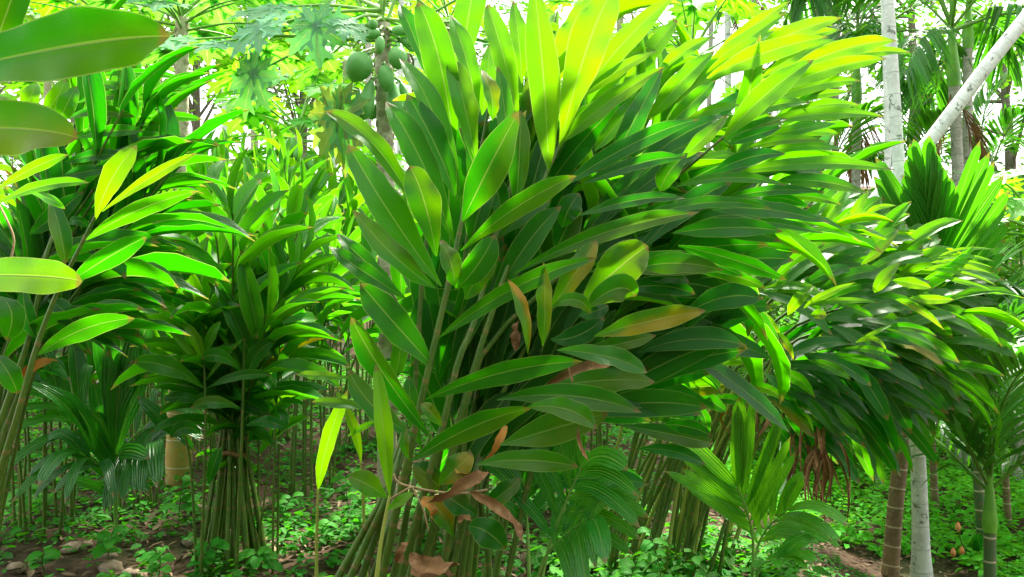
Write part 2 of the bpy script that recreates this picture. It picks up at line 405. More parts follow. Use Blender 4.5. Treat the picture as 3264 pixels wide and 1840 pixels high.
S2 = stem_px(hero, HB, [('B', 600, 1440, 3.22), ('B', 720, 1000, 3.18), ('B', 820, 640, 3.18), ('B', 890, 350, 3.2), ('B', 970, 160, 3.24), ('A', 1060, 1250, 3.3), ('A', 1190, 800, 3.4)], .0165, .008)
S3 = stem_px(hero, HB, [('B', 690, 1440, 3.25), ('B', 790, 1100, 3.2), ('B', 870, 750, 3.2), ('B', 930, 520, 3.2), ('B', 1050, 130, 3.24), ('D', 400, 260, 3.28), ('D', 470, 90, 3.32), ('A', 1330, 870, 3.36), ('A', 1470, 560, 3.42), ('A', 1560, 250, 3.5)], .0165, .005)
S5 = stem_px(hero, HB, [('B', 760, 1440, 3.4), ('B', 900, 1200, 3.4), ('D', 150, 1000, 3.42), ('D', 420, 600, 3.45), ('C', 370, 1100, 3.45), ('C', 480, 960, 3.42), ('C', 800, 690, 3.4), ('C', 1010, 470, 3.45)], .015, .004)
S6 = stem_px(hero, HB, [('B', 640, 1440, 3.5), ('B', 760, 1000, 3.5), ('B', 860, 400, 3.5), ('A', 930, 1200, 3.5), ('A', 990, 800, 3.5), ('A', 1090, 300, 3.55)], .015, .005)
S7 = stem_px(hero, HB, [('B', 820, 1440, 3.55), ('D', 200, 1000, 3.6), ('D', 500, 500, 3.65), ('C', 430, 800, 3.7), ('C', 720, 400, 3.75), ('C', 1000, 200, 3.8)], .015, .005)
S8 = stem_px(hero, HB, [('B', 460, 1440, 3.32), ('B', 560, 1150, 3.3), ('B', 640, 900, 3.3), ('A', 700, 1440, 3.3), ('A', 770, 900, 3.35), ('A', 800, 500, 3.4)], .015, .005)
for x0, x1, Y in ((285, 500, 3.25), (345, 520, 3.22), (400, 535, 3.28), (560, 640, 3.35), (720, 800, 3.4), (850, 930, 3.38), (800, 870, 3.3), (930, 960, 3.5), (660, 700, 3.45), (1040, 1000, 3.6)):
    stem_px(hero, HB, [('B', x0, 1445, Y), ('B', (x0 + x1) / 2 + 6, 1240, Y), ('B', x1, 1060, Y - .02), ('B', x1 + 70, 830, Y + .1), ('B', x1 + 110, 720, Y + .25)], .0155, .008)

# frame; base, middle and tip of the midrib; apparent width; distance at base and tip; roll; young; withered; tint
HERO = [
 ('A', 800,1440, 545,1080, 330,725, 165, 3.05,2.95, 20, .25,0,.5), ('A', 770,1450, 560,1285, 355,1055, 115, 3.04,2.9, 25, .2,0,.55),
 ('A', 865,1230, 695,800, 520,510, 135, 3.15,3.15, 15, .2,0,.7), ('A', 700,1110, 470,740, 215,560, 95, 3.2,3.15, 35, .3,0,.6),
 ('A', 775,1290, 715,1020, 638,835, 150, 3.0,2.95, 10, .2,.12,.5), ('A', 885,1010, 755,560, 588,295, 120, 3.25,3.25, 25, .25,0,.55),
 ('A', 870,985, 765,720, 625,470, 135, 3.2,3.2, 20, .1,0,.35), ('A', 865,760, 790,310, 680,5, 160, 3.3,3.3, 10, .4,0,.6),
 ('A', 770,470, 660,180, 590,25, 70, 3.45,3.5, 30, .1,0,.8), ('A', 985,570, 925,300, 846,75, 105, 3.35,3.4, 20, .5,0,.6),
 ('A', 978,820, 915,530, 850,290, 125, 3.28,3.3, 15, .4,0,.5), ('A', 885,430, 935,90, 985,-170, 140, 3.55,3.6, 15, .5,0,.8),
 ('A',1190,600,1110,280,1030,20, 115, 3.4,3.45, 15, .6,0,.6), ('A',1205,420,1190,210,1160,0, 85, 3.5,3.55, 15, .6,0,.6),
 ('A',1340,860,1312,380,1262,-110, 150, 3.35,3.35, 5, .6,0,.7), ('A',1395,745,1530,250,1665,-50, 185, 3.38,3.4, 10, .95,0,.8),
 ('A',1370,450,1450,200,1580,-20, 135, 3.55,3.6, 10, 1,.12,.9), ('C', 95,470, 320,190, 560,-25, 115, 3.5,3.55, 15, .9,0,.8),
 ('A', 905,1115,1030,860,1190,558, 165, 3.0,3.0, -25, .05,0,.6), ('A',1172,1060,1192,800,1198,556, 105, 3.2,3.2, 10, .1,0,.35),
 ('A',1160,960,1130,640,1082,330, 95, 3.3,3.35, 10, .25,0,.4), ('A',1005,580,1030,400,1042,220, 80, 3.4,3.45, 20, .5,0,.5),
 ('A',1055,610,1050,470,1002,350, 75, 3.2,3.2, 35, .3,.35,.5), ('A', 898,1262,1190,1035,1480,885, 105, 3.05,2.95, -10, .15,0,.55),
 ('A', 880,1452, 985,1330,1068,1182, 135, 2.98,2.95, -10, .1,0,.5), ('A', 868,1440, 850,1330, 800,1205, 95, 2.96,2.93, 30, .15,.12,.5),
 ('A', 570,1445, 400,1300, 275,1175, 80, 3.25,3.2, 30, .1,0,.6), ('A', 620,1500, 400,1360, 235,1240, 85, 3.2,3.1, 25, .1,0,.6),
 ('A', 700,760, 610,560, 560,430, 0, 0,0, 0, 0,0,0),
 ('C', -20,720, 225,510, 505,335, 95, 3.4,3.4, 15, .5,0,.6), ('C', 150,760, 290,590, 410,445, 90, 3.35,3.35, 15, .35,0,.5),
 ('C', 230,830, 370,570, 490,345, 112, 3.3,3.35, 20, .05,0,.25), ('C', -10,935, 370,710, 680,602, 95, 3.25,3.2, 20, .05,0,.35),
 ('C', 95,925, 380,820, 612,790, 75, 3.2,3.2, 25, .05,0,.2), ('C', 70,1085, 370,1005, 610,1000, 65, 3.15,3.1, 25, .05,0,.25),
 ('D', 375,432, 830,225, 1308,122, 90, 3.1,3.05, 10, .15,0,.6), ('C', 350,1105, 720,1020, 1042,1052, 60, 3.2,3.1, 30, .15,0,.6),
 ('C', 740,1055,1030,1055,1340,1125, 90, 3.3,3.25, 30, .05,0,.4), ('C', 860,1100,1080,1125,1312,1175, 55, 3.4,3.4, 30, .15,0,.5),
 ('C', 540,1175, 830,1145,1102,1165, 105, 3.2,3.1, 20, .05,0,.3), ('C', 570,1235, 860,1310,1118,1410, 85, 3.1,3.0, -30, .05,0,.6),
 ('C', 600,1250, 740,1320, 900,1390, 65, 3.15,3.1, -30, .0,0,.4), ('C', 380,1345, 590,1325, 800,1362, 115, 3.1,3.05, 10, .1,0,.45),
 ('C', 880,865,1280,822,1668,857, 72, 3.4,3.35, 25, .5,0,.6), ('C',1070,910,1300,915,1532,975, 75, 3.5,3.5, 30, .1,0,.55),
 ('C', 550,945, 830,893,1118,935, 55, 3.3,3.25, 30, .25,0,.6), ('C', 990,1000,1110,1000,1232,1046, 60, 3.45,3.45, -35, .0,0,.8),
 ('C', 790,1005,1050,958,1312,970, 58, 3.4,3.4, 20, .1,0,.4), ('C',1090,992,1240,990,1392,1032, 48, 3.55,3.55, 20, .1,0,.6),
 ('C', 730,310, 940,140,1135,5, 75, 3.7,3.75, 15, .9,.05,.8), ('C', 560,520, 850,255,1120,60, 100, 3.6,3.65, 15, .8,0,.7),
 ('C', 680,410, 880,262,1056,155, 75, 3.55,3.6, 15, .8,0,.7), ('C', 840,335,1120,180,1395,88, 102, 3.65,3.7, 15, .95,.08,.8),
 ('C', 990,280,1200,190,1392,150, 62, 3.7,3.75, 15, .9,0,.7), ('C', 715,395,1020,262,1325,185, 112, 3.5,3.5, 15, .9,0,.8),
 ('C', 990,390,1230,250,1402,215, 75, 3.65,3.7, 15, .8,0,.7), ('C',1070,390,1400,250,1672,205, 100, 3.5,3.5, 15, .9,0,.75),
 ('C',1290,305,1530,262,1740,266, 62, 3.55,3.55, 20, .85,0,.7), ('C', 990,485,1320,350,1622,295, 92, 3.42,3.4, 20, .8,0,.65),
 ('C', 990,525,1250,430,1490,408, 82, 3.5,3.5, 20, .7,0,.6), ('C',1040,535,1250,480,1436,462, 55, 3.55,3.6, 20, .7,0,.6),
 ('C',1090,595,1300,528,1482,532, 55, 3.55,3.6, 25, .6,0,.6), ('C', 940,635,1290,572,1608,588, 68, 3.4,3.4, 25, .6,0,.6),
 ('C', 840,615,1050,530,1232,522, 82, 3.4,3.4, 20, .5,0,.5), ('C', 810,705, 980,630,1122,598, 65, 3.35,3.35, 20, .1,0,.35),
 ('C', 820,725, 960,678,1092,640, 62, 3.3,3.3, 15, .0,0,.4), ('C',1000,695,1190,648,1372,620, 62, 3.45,3.5, 20, .4,0,.5),
 ('C',1090,695,1240,662,1392,678, 45, 3.5,3.55, 20, .5,0,.6), ('C', 920,745,1120,703,1322,715, 55, 3.4,3.4, 20, .4,0,.5),
 ('C',1010,765,1210,735,1412,752, 52, 3.45,3.45, 20, .5,0,.6), ('C', 750,865, 940,790,1112,775, 85, 3.3,3.3, 15, .0,0,.2),
 ('C', 800,695,1015,475,1255,298, 135, 3.3,3.3, 10, .6,0,.65), ('C', 580,805, 705,690, 822,580, 75, 3.3,3.3, 15, .4,0,.5),
 ('C', 480,962, 530,860, 620,770, 110, 3.28,3.28, 10, .2,0,.4), ('C', 420,600, 590,410, 755,255, 112, 3.5,3.5, 10, .55,0,.55),
 ('C', 470,365, 600,260, 742,185, 75, 3.6,3.65, 15, .85,0,.7), ('C', 290,425, 440,250, 567,95, 95, 3.6,3.65, 10, .65,0,.6),
 ('C', 205,305, 340,265, 472,252, 52, 3.6,3.6, 20, .9,0,.8), ('C', 85,492, 280,350, 462,255, 62, 3.5,3.5, 15, .9,0,.7),
 ('C', 500,645, 640,520, 762,400, 95, 3.4,3.4, 15, .3,0,.35), ('C', 610,605, 760,548, 882,530, 55, 3.45,3.45, 15, .6,0,.6),
 ('D', 0,752, 400,492, 797,350, 92, 3.0,2.95, -5, .2,0,.55), ('D', 720,570, 900,405,1052,290, 190, 3.0,3.0, 10, .45,.12,.5),
 ('D', 560,610, 690,420, 792,264, 112, 3.02,3.02, 15, .4,.45,.45), ('D', 447,835, 420,620, 344,455, 62, 2.9,2.92, 30, .4,1,.7),
 ('D', 520,795, 532,590, 525,372, 78, 2.95,2.95, 25, .35,.3,.5), ('D', 560,605, 680,560, 762,632, 66, 2.93,2.9, 20, .3,.1,.5),
 ('D', 735,610, 890,505, 988,545, 130, 2.98,2.95, 15, .2,.1,.4), ('D', 780,745,1060,668,1342,615, 112, 3.0,2.95, 10, .3,.55,.5),
 ('D', 690,825, 900,785,1092,740, 75, 3.1,3.1, 15, .2,.1,.35), ('D', 590,815, 850,848,1048,930, 100, 2.95,2.9, 25, .2,0,.6),
 ('D', 550,1005, 830,965,1088,975, 115, 3.02,3.0, 15, .25,.1,.4), ('D', -65,1062, 330,925, 722,872, 112, 2.95,2.88, -20, .1,0,.6),
 ('D', 290,1065, 660,1045,1018,1128, 118, 2.96,2.9, 15, .12,.05,.4), ('D',-140,1372, 170,1200, 462,1108, 112, 2.9,2.84, -15, .1,0,.65),
 ('D', 440,1105, 640,1112, 795,1212, 105, 2.88,2.84, 20, .2,.05,.55), ('D', 305,1292, 580,1208, 852,1132, 155, 3.05,3.05, 10, .35,.12,.4),
 ('D', 185,1392, 430,1368, 702,1402, 102, 2.9,2.86, 15, .2,.05,.6), ('D', 900,1190,1180,1240,1378,1285, 95, 3.3,3.3, 15, .05,0,.3),
 ('D',1000,1312,1180,1325,1342,1392, 65, 3.3,3.3, 20, .05,0,.5), ('D',1130,1190,1250,1200,1370,1245, 75, 3.25,3.25, -20, 0,0,.5),
 ('B', 748,752, 510,430, 345,143, 115, 3.0,2.95, -25, .0,0,.75), ('B', 662,742, 455,590, 335,408, 108, 3.02,3.0, 20, .1,0,.65),
 ('B', 770,405, 560,170, 392,-25, 150, 3.06,3.0, 15, .1,0,.45), ('B', 480,612, 300,580, 150,572, 52, 3.1,3.05, 25, .3,0,.7),
 ('B', 360,452, 200,438, 65,430, 42, 3.2,3.15, 20, .5,0,.8), ('B', 525,1050, 425,985, 338,945, 118, 3.05,3.0, 15, .35,.1,.6),
 ('B', 935,1195,1030,1225,1122,1312, 140, 2.98,2.95, 10, .05,0,.35), ('B', 802,692, 750,625, 700,577, 62, 2.95,2.93, 10, .3,.2,.5),
 ('B', 790,985, 870,910, 955,828, 120, 3.05,3.05, 10, .35,.5,.4), ('B',1020,1092,1110,1030,1197,955, 98, 3.0,3.0, 10, .0,0,.3),
 ('B', 860,1250, 800,1130, 720,1050, 110, 3.15,3.15, 15, .3,.55,.4), ('B', 660,880, 720,930, 800,1010, 120, 3.2,3.2, 10, .1,.2,.3),
 ('B', 980,1140, 880,1080, 830,1040, 110, 3.1,3.1, 10, .0,.1,.3), ('B', 560,470, 590,330, 600,180, 80, 3.3,3.3, 15, .3,0,.55),
 ('B', 700,820, 650,600, 640,440, 70, 3.25,3.25, 15, .2,0,.5), ('B', 640,860, 612,780, 630,700, 45, 3.0,3.0, 15, .2,.2,.5),
 ('A', 950,1250, 985,1080, 1060,930, 110, 3.3,3.3, 10, .05,0,.35), ('A', 1120,1160, 1090,1000, 1040,820, 100, 3.35,3.35, 10, .05,0,.3),
 ('A', 1020,1000, 960,820, 890,640, 100, 3.35,3.35, 10, .1,0,.3), ('A', 900,1000, 850,760, 780,530, 130, 3.32,3.32, 10, .05,0,.3),
 ('D', 620,200, 650,110, 705,25, 110, 3.3,3.3, 10, .05,0,.3), ('D', 590,300, 640,200, 700,60, 130, 3.35,3.35, 10, .02,0,.25),
 ('D', 760,420, 1100,380, 1420,410, 120, 3.2,3.15, 20, .05,0,.4), ('D', 900,520, 1100,490, 1290,535, 80, 3.25,3.2, 25, .0,0,.3),
 ('D', 1000,470, 1140,450, 1258,470, 55, 3.25,3.2, 25, .05,0,.5), ('D',1280,420, 1480,440, 1640,505, 60, 3.2,3.15, -20, .0,0,.5),
 ('D', 700,640, 780,620, 850,590, 80, 3.1,3.1, 20, 0,0,.3), ('D', 560,760, 700,740, 830,650, 100, 3.15,3.15, 15, .0,0,.25),
 ('D', 130,560, 200,420, 278,240, 130, 3.02,3.0, 15, .15,0,.5), ('D', 300,250, 420,140, 560,60, 90, 3.3,3.3, 15, .1,0,.4),
 ('A',1220,930,1340,760,1480,640, 100, 3.5,3.5, 15, .3,0,.4), ('A',1240,760,1250,560,1240,380, 90, 3.5,3.5, 20, .5,.25,.5),
]
def traced(t, org, parent_of, rows, mat, nl=14):
    for i, (fr, bx, by, mx, my, tx, ty, w, Yb, Yt, roll, yg, wi, tint) in enumerate(rows):
        if not w: continue
        b = Q(fr, bx, by, Yb); m_ = Q(fr, mx, my, (Yb + Yt) / 2 - .03); tt = Q(fr, tx, ty, Yt)
        ax = nz(tt - b); view = nz(m_ - np.array([0, 0, CAM_Z]))
        n = -view; n = nz(n - ax * n.dot(ax))
        side = np.cross(ax, n); roll_ = R(roll)
        up = 1 if side[2] > 0 else -1
        n = n * math.cos(roll_) + side * up * math.sin(roll_)
        width = pxm(fr, w, (Yb + Yt) / 2) / max(.6, math.cos(roll_)) * (1.0 if fr in 'CE' else 1.1); slim = fr in 'CE'
        v, f, uv = blade(b, m_, tt, width, n, fold=.16 + .28 * random.random(), wave=.105, nl=nl, nw=6, seed=i + 11, twist=random.uniform(-.5, .5), pa=random.uniform(.75, .95) if slim else random.uniform(.85, 1.15), pb=random.uniform(.85, 1.05) if slim else random.uniform(.7, .9))
        mk('leaf', v, f, mat, parent_of(i, fr, bx), uv, color=(yg, max(wi, random.choice((0, 0, 0, .1))), tint), org=org)
stems_h = [S1, S2, S3, S5, S6, S7, S8]
def hero_parent(i, fr, x): return {'A': S1 if i < 8 else (S6 if x < 1000 else S3), 'C': S5 if i % 2 else S7, 'D': S3 if i % 2 else S2, 'B': S1}[fr]
traced(hero, HB, hero_parent, HERO, M_CARD)
# canes deeper inside the clump, all combed up and to the right
r_ = random.Random(21); budget = [112]
for k in range(15):
    q = k / 14
    Y = r_.uniform(3.45, 4.1)
    tip = P(1300 + 760 * q ** .9 + r_.uniform(-60, 60), 190 + 330 * q ** 1.4 + r_.uniform(-40, 40), Y + .1)
    b = P(r_.uniform(1080, 1240), 1490, Y); b[2] = ground_z(b[0], b[1]) - .03
    m1 = b + np.array([.10 + .18 * q, 0, .95]); m2 = b * .35 + tip * .65 + np.array([-.12 * q, 0, .16])
    cane(hero, HB, [b, m1, m2, tip], .014, 8, .44, .62, .10, (r_.uniform(-.5, .3), -1, r_.uniform(-.1, .5)), LV_C, young=.5 * (1 - q) + .1, tint=.45, gloss_up=.3, nmix=.6, r_=r_, budget=budget)
# leaves filling its heart, tinted dark to deepen the shade there
fan = [S2, S3, S5, S6, S7]
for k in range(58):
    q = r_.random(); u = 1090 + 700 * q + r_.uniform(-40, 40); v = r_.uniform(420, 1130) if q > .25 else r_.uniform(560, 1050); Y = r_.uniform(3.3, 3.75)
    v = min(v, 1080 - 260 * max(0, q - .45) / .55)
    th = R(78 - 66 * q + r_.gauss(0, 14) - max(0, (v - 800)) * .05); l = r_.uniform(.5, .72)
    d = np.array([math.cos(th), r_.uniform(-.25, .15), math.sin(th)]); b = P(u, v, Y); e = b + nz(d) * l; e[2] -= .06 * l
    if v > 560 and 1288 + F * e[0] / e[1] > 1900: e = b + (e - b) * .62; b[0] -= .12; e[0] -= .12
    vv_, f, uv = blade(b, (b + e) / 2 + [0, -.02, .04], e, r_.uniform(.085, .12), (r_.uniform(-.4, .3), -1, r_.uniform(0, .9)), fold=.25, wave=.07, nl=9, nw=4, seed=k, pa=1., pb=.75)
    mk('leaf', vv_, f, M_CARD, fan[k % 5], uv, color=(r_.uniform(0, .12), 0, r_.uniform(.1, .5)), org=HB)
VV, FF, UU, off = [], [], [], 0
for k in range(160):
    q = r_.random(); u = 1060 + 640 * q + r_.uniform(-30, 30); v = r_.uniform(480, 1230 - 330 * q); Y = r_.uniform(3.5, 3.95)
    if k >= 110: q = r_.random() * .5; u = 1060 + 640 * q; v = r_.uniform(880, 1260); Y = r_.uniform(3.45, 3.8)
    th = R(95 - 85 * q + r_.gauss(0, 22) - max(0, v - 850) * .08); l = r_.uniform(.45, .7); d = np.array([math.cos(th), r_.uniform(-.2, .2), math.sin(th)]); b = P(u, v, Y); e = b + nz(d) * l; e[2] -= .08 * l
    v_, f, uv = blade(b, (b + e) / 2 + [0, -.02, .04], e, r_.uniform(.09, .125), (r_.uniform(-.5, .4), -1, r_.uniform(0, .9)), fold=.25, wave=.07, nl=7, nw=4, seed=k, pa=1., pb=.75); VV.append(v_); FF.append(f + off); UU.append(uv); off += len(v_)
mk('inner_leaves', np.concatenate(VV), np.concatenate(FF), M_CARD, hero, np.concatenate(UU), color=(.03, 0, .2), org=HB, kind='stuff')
# string that binds it, dry leaf ribbons caught in it
def ribbon(t, org, pts, w, mat, name='dry_leaf', n=(0, -1, .3), nl=12, twist=2.2, seed=0):
    b, m_, e = pts
    v, f, uv = blade(b, m_, e, w * .72, n, fold=.75, wave=.22, nl=nl, nw=4, seed=seed, twist=twist, pa=.5, pb=.5)
    return mk(name, v, f, mat, t, uv, org=org)
for pl, rr in (([('B', 560, 930, 3.0), ('B', 575, 965, 2.99), ('B', 620, 990, 2.98), ('B', 760, 1020, 2.97), ('B', 900, 1030, 3.0), ('B', 1030, 1012, 3.1)], .0042),
               ([('B', 535, 1065, 3.02), ('B', 600, 1025, 2.98), ('B', 655, 998, 2.965), ('B', 700, 1010, 2.97)], .0038),
               ([('B', 655, 998, 2.96), ('B', 690, 1070, 2.95), ('B', 712, 1120, 2.95), ('B', 735, 1215, 2.96)], .003)):
    v, f, uv = tube(curve([Q(*a) for a in pl], 14), rr, 6); mk('string', v, f, M_STRING, hero, uv, org=HB)
for pts, w, mt in (((('B', 1040, 925, 3.0), ('B', 900, 985, 2.93), ('B', 718, 1082, 2.92)), .085, M_DRY), ((('B', 940, 1020, 2.95), ('B', 1110, 1130, 2.92), ('B', 1216, 1302, 2.9)), .075, M_DRY),
                   ((('B', 640, 1330, 3.0), ('B', 760, 1405, 2.95), ('B', 893, 1385, 3.0)), .12, M_DRY), ((('B', 570, 1380, 3.05), ('B', 610, 1320, 3.0), ('B', 640, 1270, 3.0)), .07, M_DRY),
                   ((('B', 985, 960, 3.1), ('B', 930, 950, 3.02), ('B', 870, 900, 3.02)), .09, M_ORANGE), ((('D', 535, 992, 3.1), ('D', 800, 895, 3.02), ('D', 1068, 912, 3.0)), .085, M_DRY),
                   ((('B', 1130, 690, 3.2), ('B', 1080, 780, 3.15), ('B', 1000, 880, 3.15)), .06, M_ORANGE), ((('D', 655, 900, 2.9), ('D', 662, 950, 2.88), ('D', 672, 990, 2.88)), .02, M_DRY),
                   ((('D', 700, 1200, 2.9), ('D', 712, 1310, 2.88), ('D', 760, 1382, 2.86)), .03, M_DRY), ((('B', 880, 1165, 3.0), ('B', 920, 1158, 2.95), ('B', 955, 1170, 2.95)), .05, M_DRY),
                   ((('D', 380, 820, 3.1), ('D', 390, 740, 3.1), ('D', 400, 660, 3.1)), .07, M_DRY), ((('B', 650, 1400, 3.05), ('B', 740, 1430, 2.98), ('B', 880, 1440, 3.0)), .1, M_DRY),
                   ((('B', 700, 1050, 3.1), ('B', 740, 1100, 3.05), ('B', 750, 1160, 3.05)), .08, M_ORANGE)):
    ribbon(hero, HB, [Q(*a) for a in pts], w, mt, seed=len(hero.children))

# two young bright shoots beside it
def shoot(label, stempl, leaf, yg=.85):
    b = Q(*stempl[0]); o = np.array([b[0], b[1], float(ground_z(b[0], b[1]))])
    t = thing('cardamom_shoot', o, label, 'shoot', 'young cardamom shoots')
    s = stem_px(t, o, stempl, .008, .005, M_CANEY)
    traced(t, o, lambda *a: s, leaf, M_CARD)
    return t
shoot('young shoot with one bright upright leaf in front of the central clump', [('B', 475, 1445, 2.85), ('B', 500, 1250, 2.85), ('B', 540, 1040, 2.85)],
      [('B', 540, 1045, 508, 700, 470, 378, 88, 2.85, 2.85, 10, .9, 0, .8), ('B', 525, 1115, 590, 1070, 660, 1025, 50, 2.83, 2.83, 10, .6, 0, .8)])
shoot('single pale green leaf on a thin bare stem, left of the central clump', [('B', 172, 1445, 3.5), ('B', 172, 1250, 3.5), ('B', 180, 1010, 3.5)],
      [('B', 180, 1015, 230, 770, 332, 508, 72, 3.5, 3.5, 15, .95, 0, .8)])
shoot('small pale folded leaf on a short stem between the papaya trunk and the bare stem', [('B', 412, 1200, 3.9), ('B', 405, 1050, 3.9), ('B', 395, 875, 3.9)],
      [('B', 395, 878, 355, 690, 262, 505, 48, 3.9, 3.9, 15, .9, 0, .8), ('B', 330, 745, 400, 700, 475, 668, 30, 3.9, 3.85, 15, .5, 0, .7)])

# ---- the clump at the right: canes bowed over to the right
RB = np.array([*P(1680, 1480, 4.75)[:2], 0.]); RB[2] = ground_z(RB[0], RB[1])
rc = thing('cardamom_clump', RB, 'broad cardamom clump at the right, its leafy canes bowed over towards the slope', 'plant', 'cardamom clumps')
r_ = random.Random(5); budget = [78]
arc = [(1840, 640), (1960, 600), (2080, 590), (2200, 610), (2300, 640), (2380, 700), (2420, 790), (2430, 880), (2400, 970), (2300, 1020), (2200, 1050), (2090, 1060), (1980, 1000)]
rcanes = []
for i, (u, v) in enumerate(arc):
    Y = r_.uniform(4.3, 5.0); tip = P(u, v, Y)
    b = P(r_.uniform(1500, 1800), 1480, r_.uniform(4.5, 5.1)); b[2] = ground_z(b[0], b[1]) - .03
    low = np.clip((v - 600) / 460, 0, 1)
    top = P(1600 + (u - 1600) * .45, 1010 + (v - 1010) * (.62 - .2 * low) - 120 * low, (Y + b[1]) / 2)
    m1 = b * .5 + top * .5 + np.array([-.03, 0, .12]); m3 = top * .42 + tip * .58 + np.array([0, 0, .06 + .14 * low])
    rcanes.append(cane(rc, RB, [b, m1, top, m3, tip], .0125, 6, .62, .42, .07, (r_.uniform(-.4, .3), -1, r_.uniform(-.1, .6)), LV_C, young=.5 * (1 - low) + .1, spread=(40, 16), tint=.5, r_=r_, budget=budget, nmix=.75, vsel=(0, 1, 5, 7, 9)))
# the mass of combed leaves: they point up to the right on top, along the canes in the middle and hang to the right below
mass = []
for k in range(430):
    q = r_.random() ** .85; a = R(100 - 190 * r_.random()); rr = r_.uniform(.15, 1.) ** .6
    u = 1970 + (480 if math.cos(a) > 0 else 210) * math.cos(a) * rr; v = 840 - (285 if math.sin(a) > 0 else 225) * math.sin(a) * rr
    e2 = ((u - 1980) / 470) ** 2 + ((v - 850) / 300) ** 2
    Y = 4.0 + .75 * min(1.2, e2) + r_.random() ** 1.5 * .9
    th = R(34 - (v - 600) * .165 - max(0, u - 2150) * .055 + r_.gauss(0, 19)); l = r_.uniform(.27, .44)
    d = np.array([math.cos(th), r_.uniform(-.3, .1), math.sin(th)]); b = P(u - 60, v, Y); e = b + nz(d) * l; e[2] -= .10 * l
    yg = np.clip(.75 - (v - 560) / 400 + max(0, u - 2150) / 600 + r_.gauss(0, .12), .02, .9) * (.6 + .4 * (r_.random() < .6))  # paler upwards and to the right: light on the leaves put into colour
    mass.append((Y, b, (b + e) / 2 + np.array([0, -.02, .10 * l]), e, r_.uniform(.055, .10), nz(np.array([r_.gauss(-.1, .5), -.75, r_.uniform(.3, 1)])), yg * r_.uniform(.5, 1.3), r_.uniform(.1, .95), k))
mass.sort(key=lambda m: m[0])
VV, FF, UU, off = [], [], [], 0
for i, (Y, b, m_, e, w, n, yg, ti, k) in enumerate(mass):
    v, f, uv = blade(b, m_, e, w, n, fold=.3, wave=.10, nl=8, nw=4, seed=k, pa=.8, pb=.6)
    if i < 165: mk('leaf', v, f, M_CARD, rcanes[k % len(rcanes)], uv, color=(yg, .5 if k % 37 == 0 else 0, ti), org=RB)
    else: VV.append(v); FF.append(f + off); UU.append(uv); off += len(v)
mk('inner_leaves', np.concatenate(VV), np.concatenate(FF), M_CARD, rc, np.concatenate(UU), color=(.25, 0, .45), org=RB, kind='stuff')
for k in range(46):     # bare inner canes of the base
    b = P(r_.uniform(1490, 1830), 1480, r_.uniform(4.3, 4.7)); b[2] = ground_z(b[0], b[1]) - .03
    e = b + np.array([r_.uniform(.2, .55), r_.uniform(-.1, .2), r_.uniform(.95, 1.25)])
    C = curve([b, (b + e) / 2 + np.array([-.03, 0, .03]), e], 8); v, f, uv = tube(C, np.linspace(.0105, .0075, 8), 6); mk('cane', v, f, M_CANE if k % 3 else M_CANEY, rc, uv, org=RB)
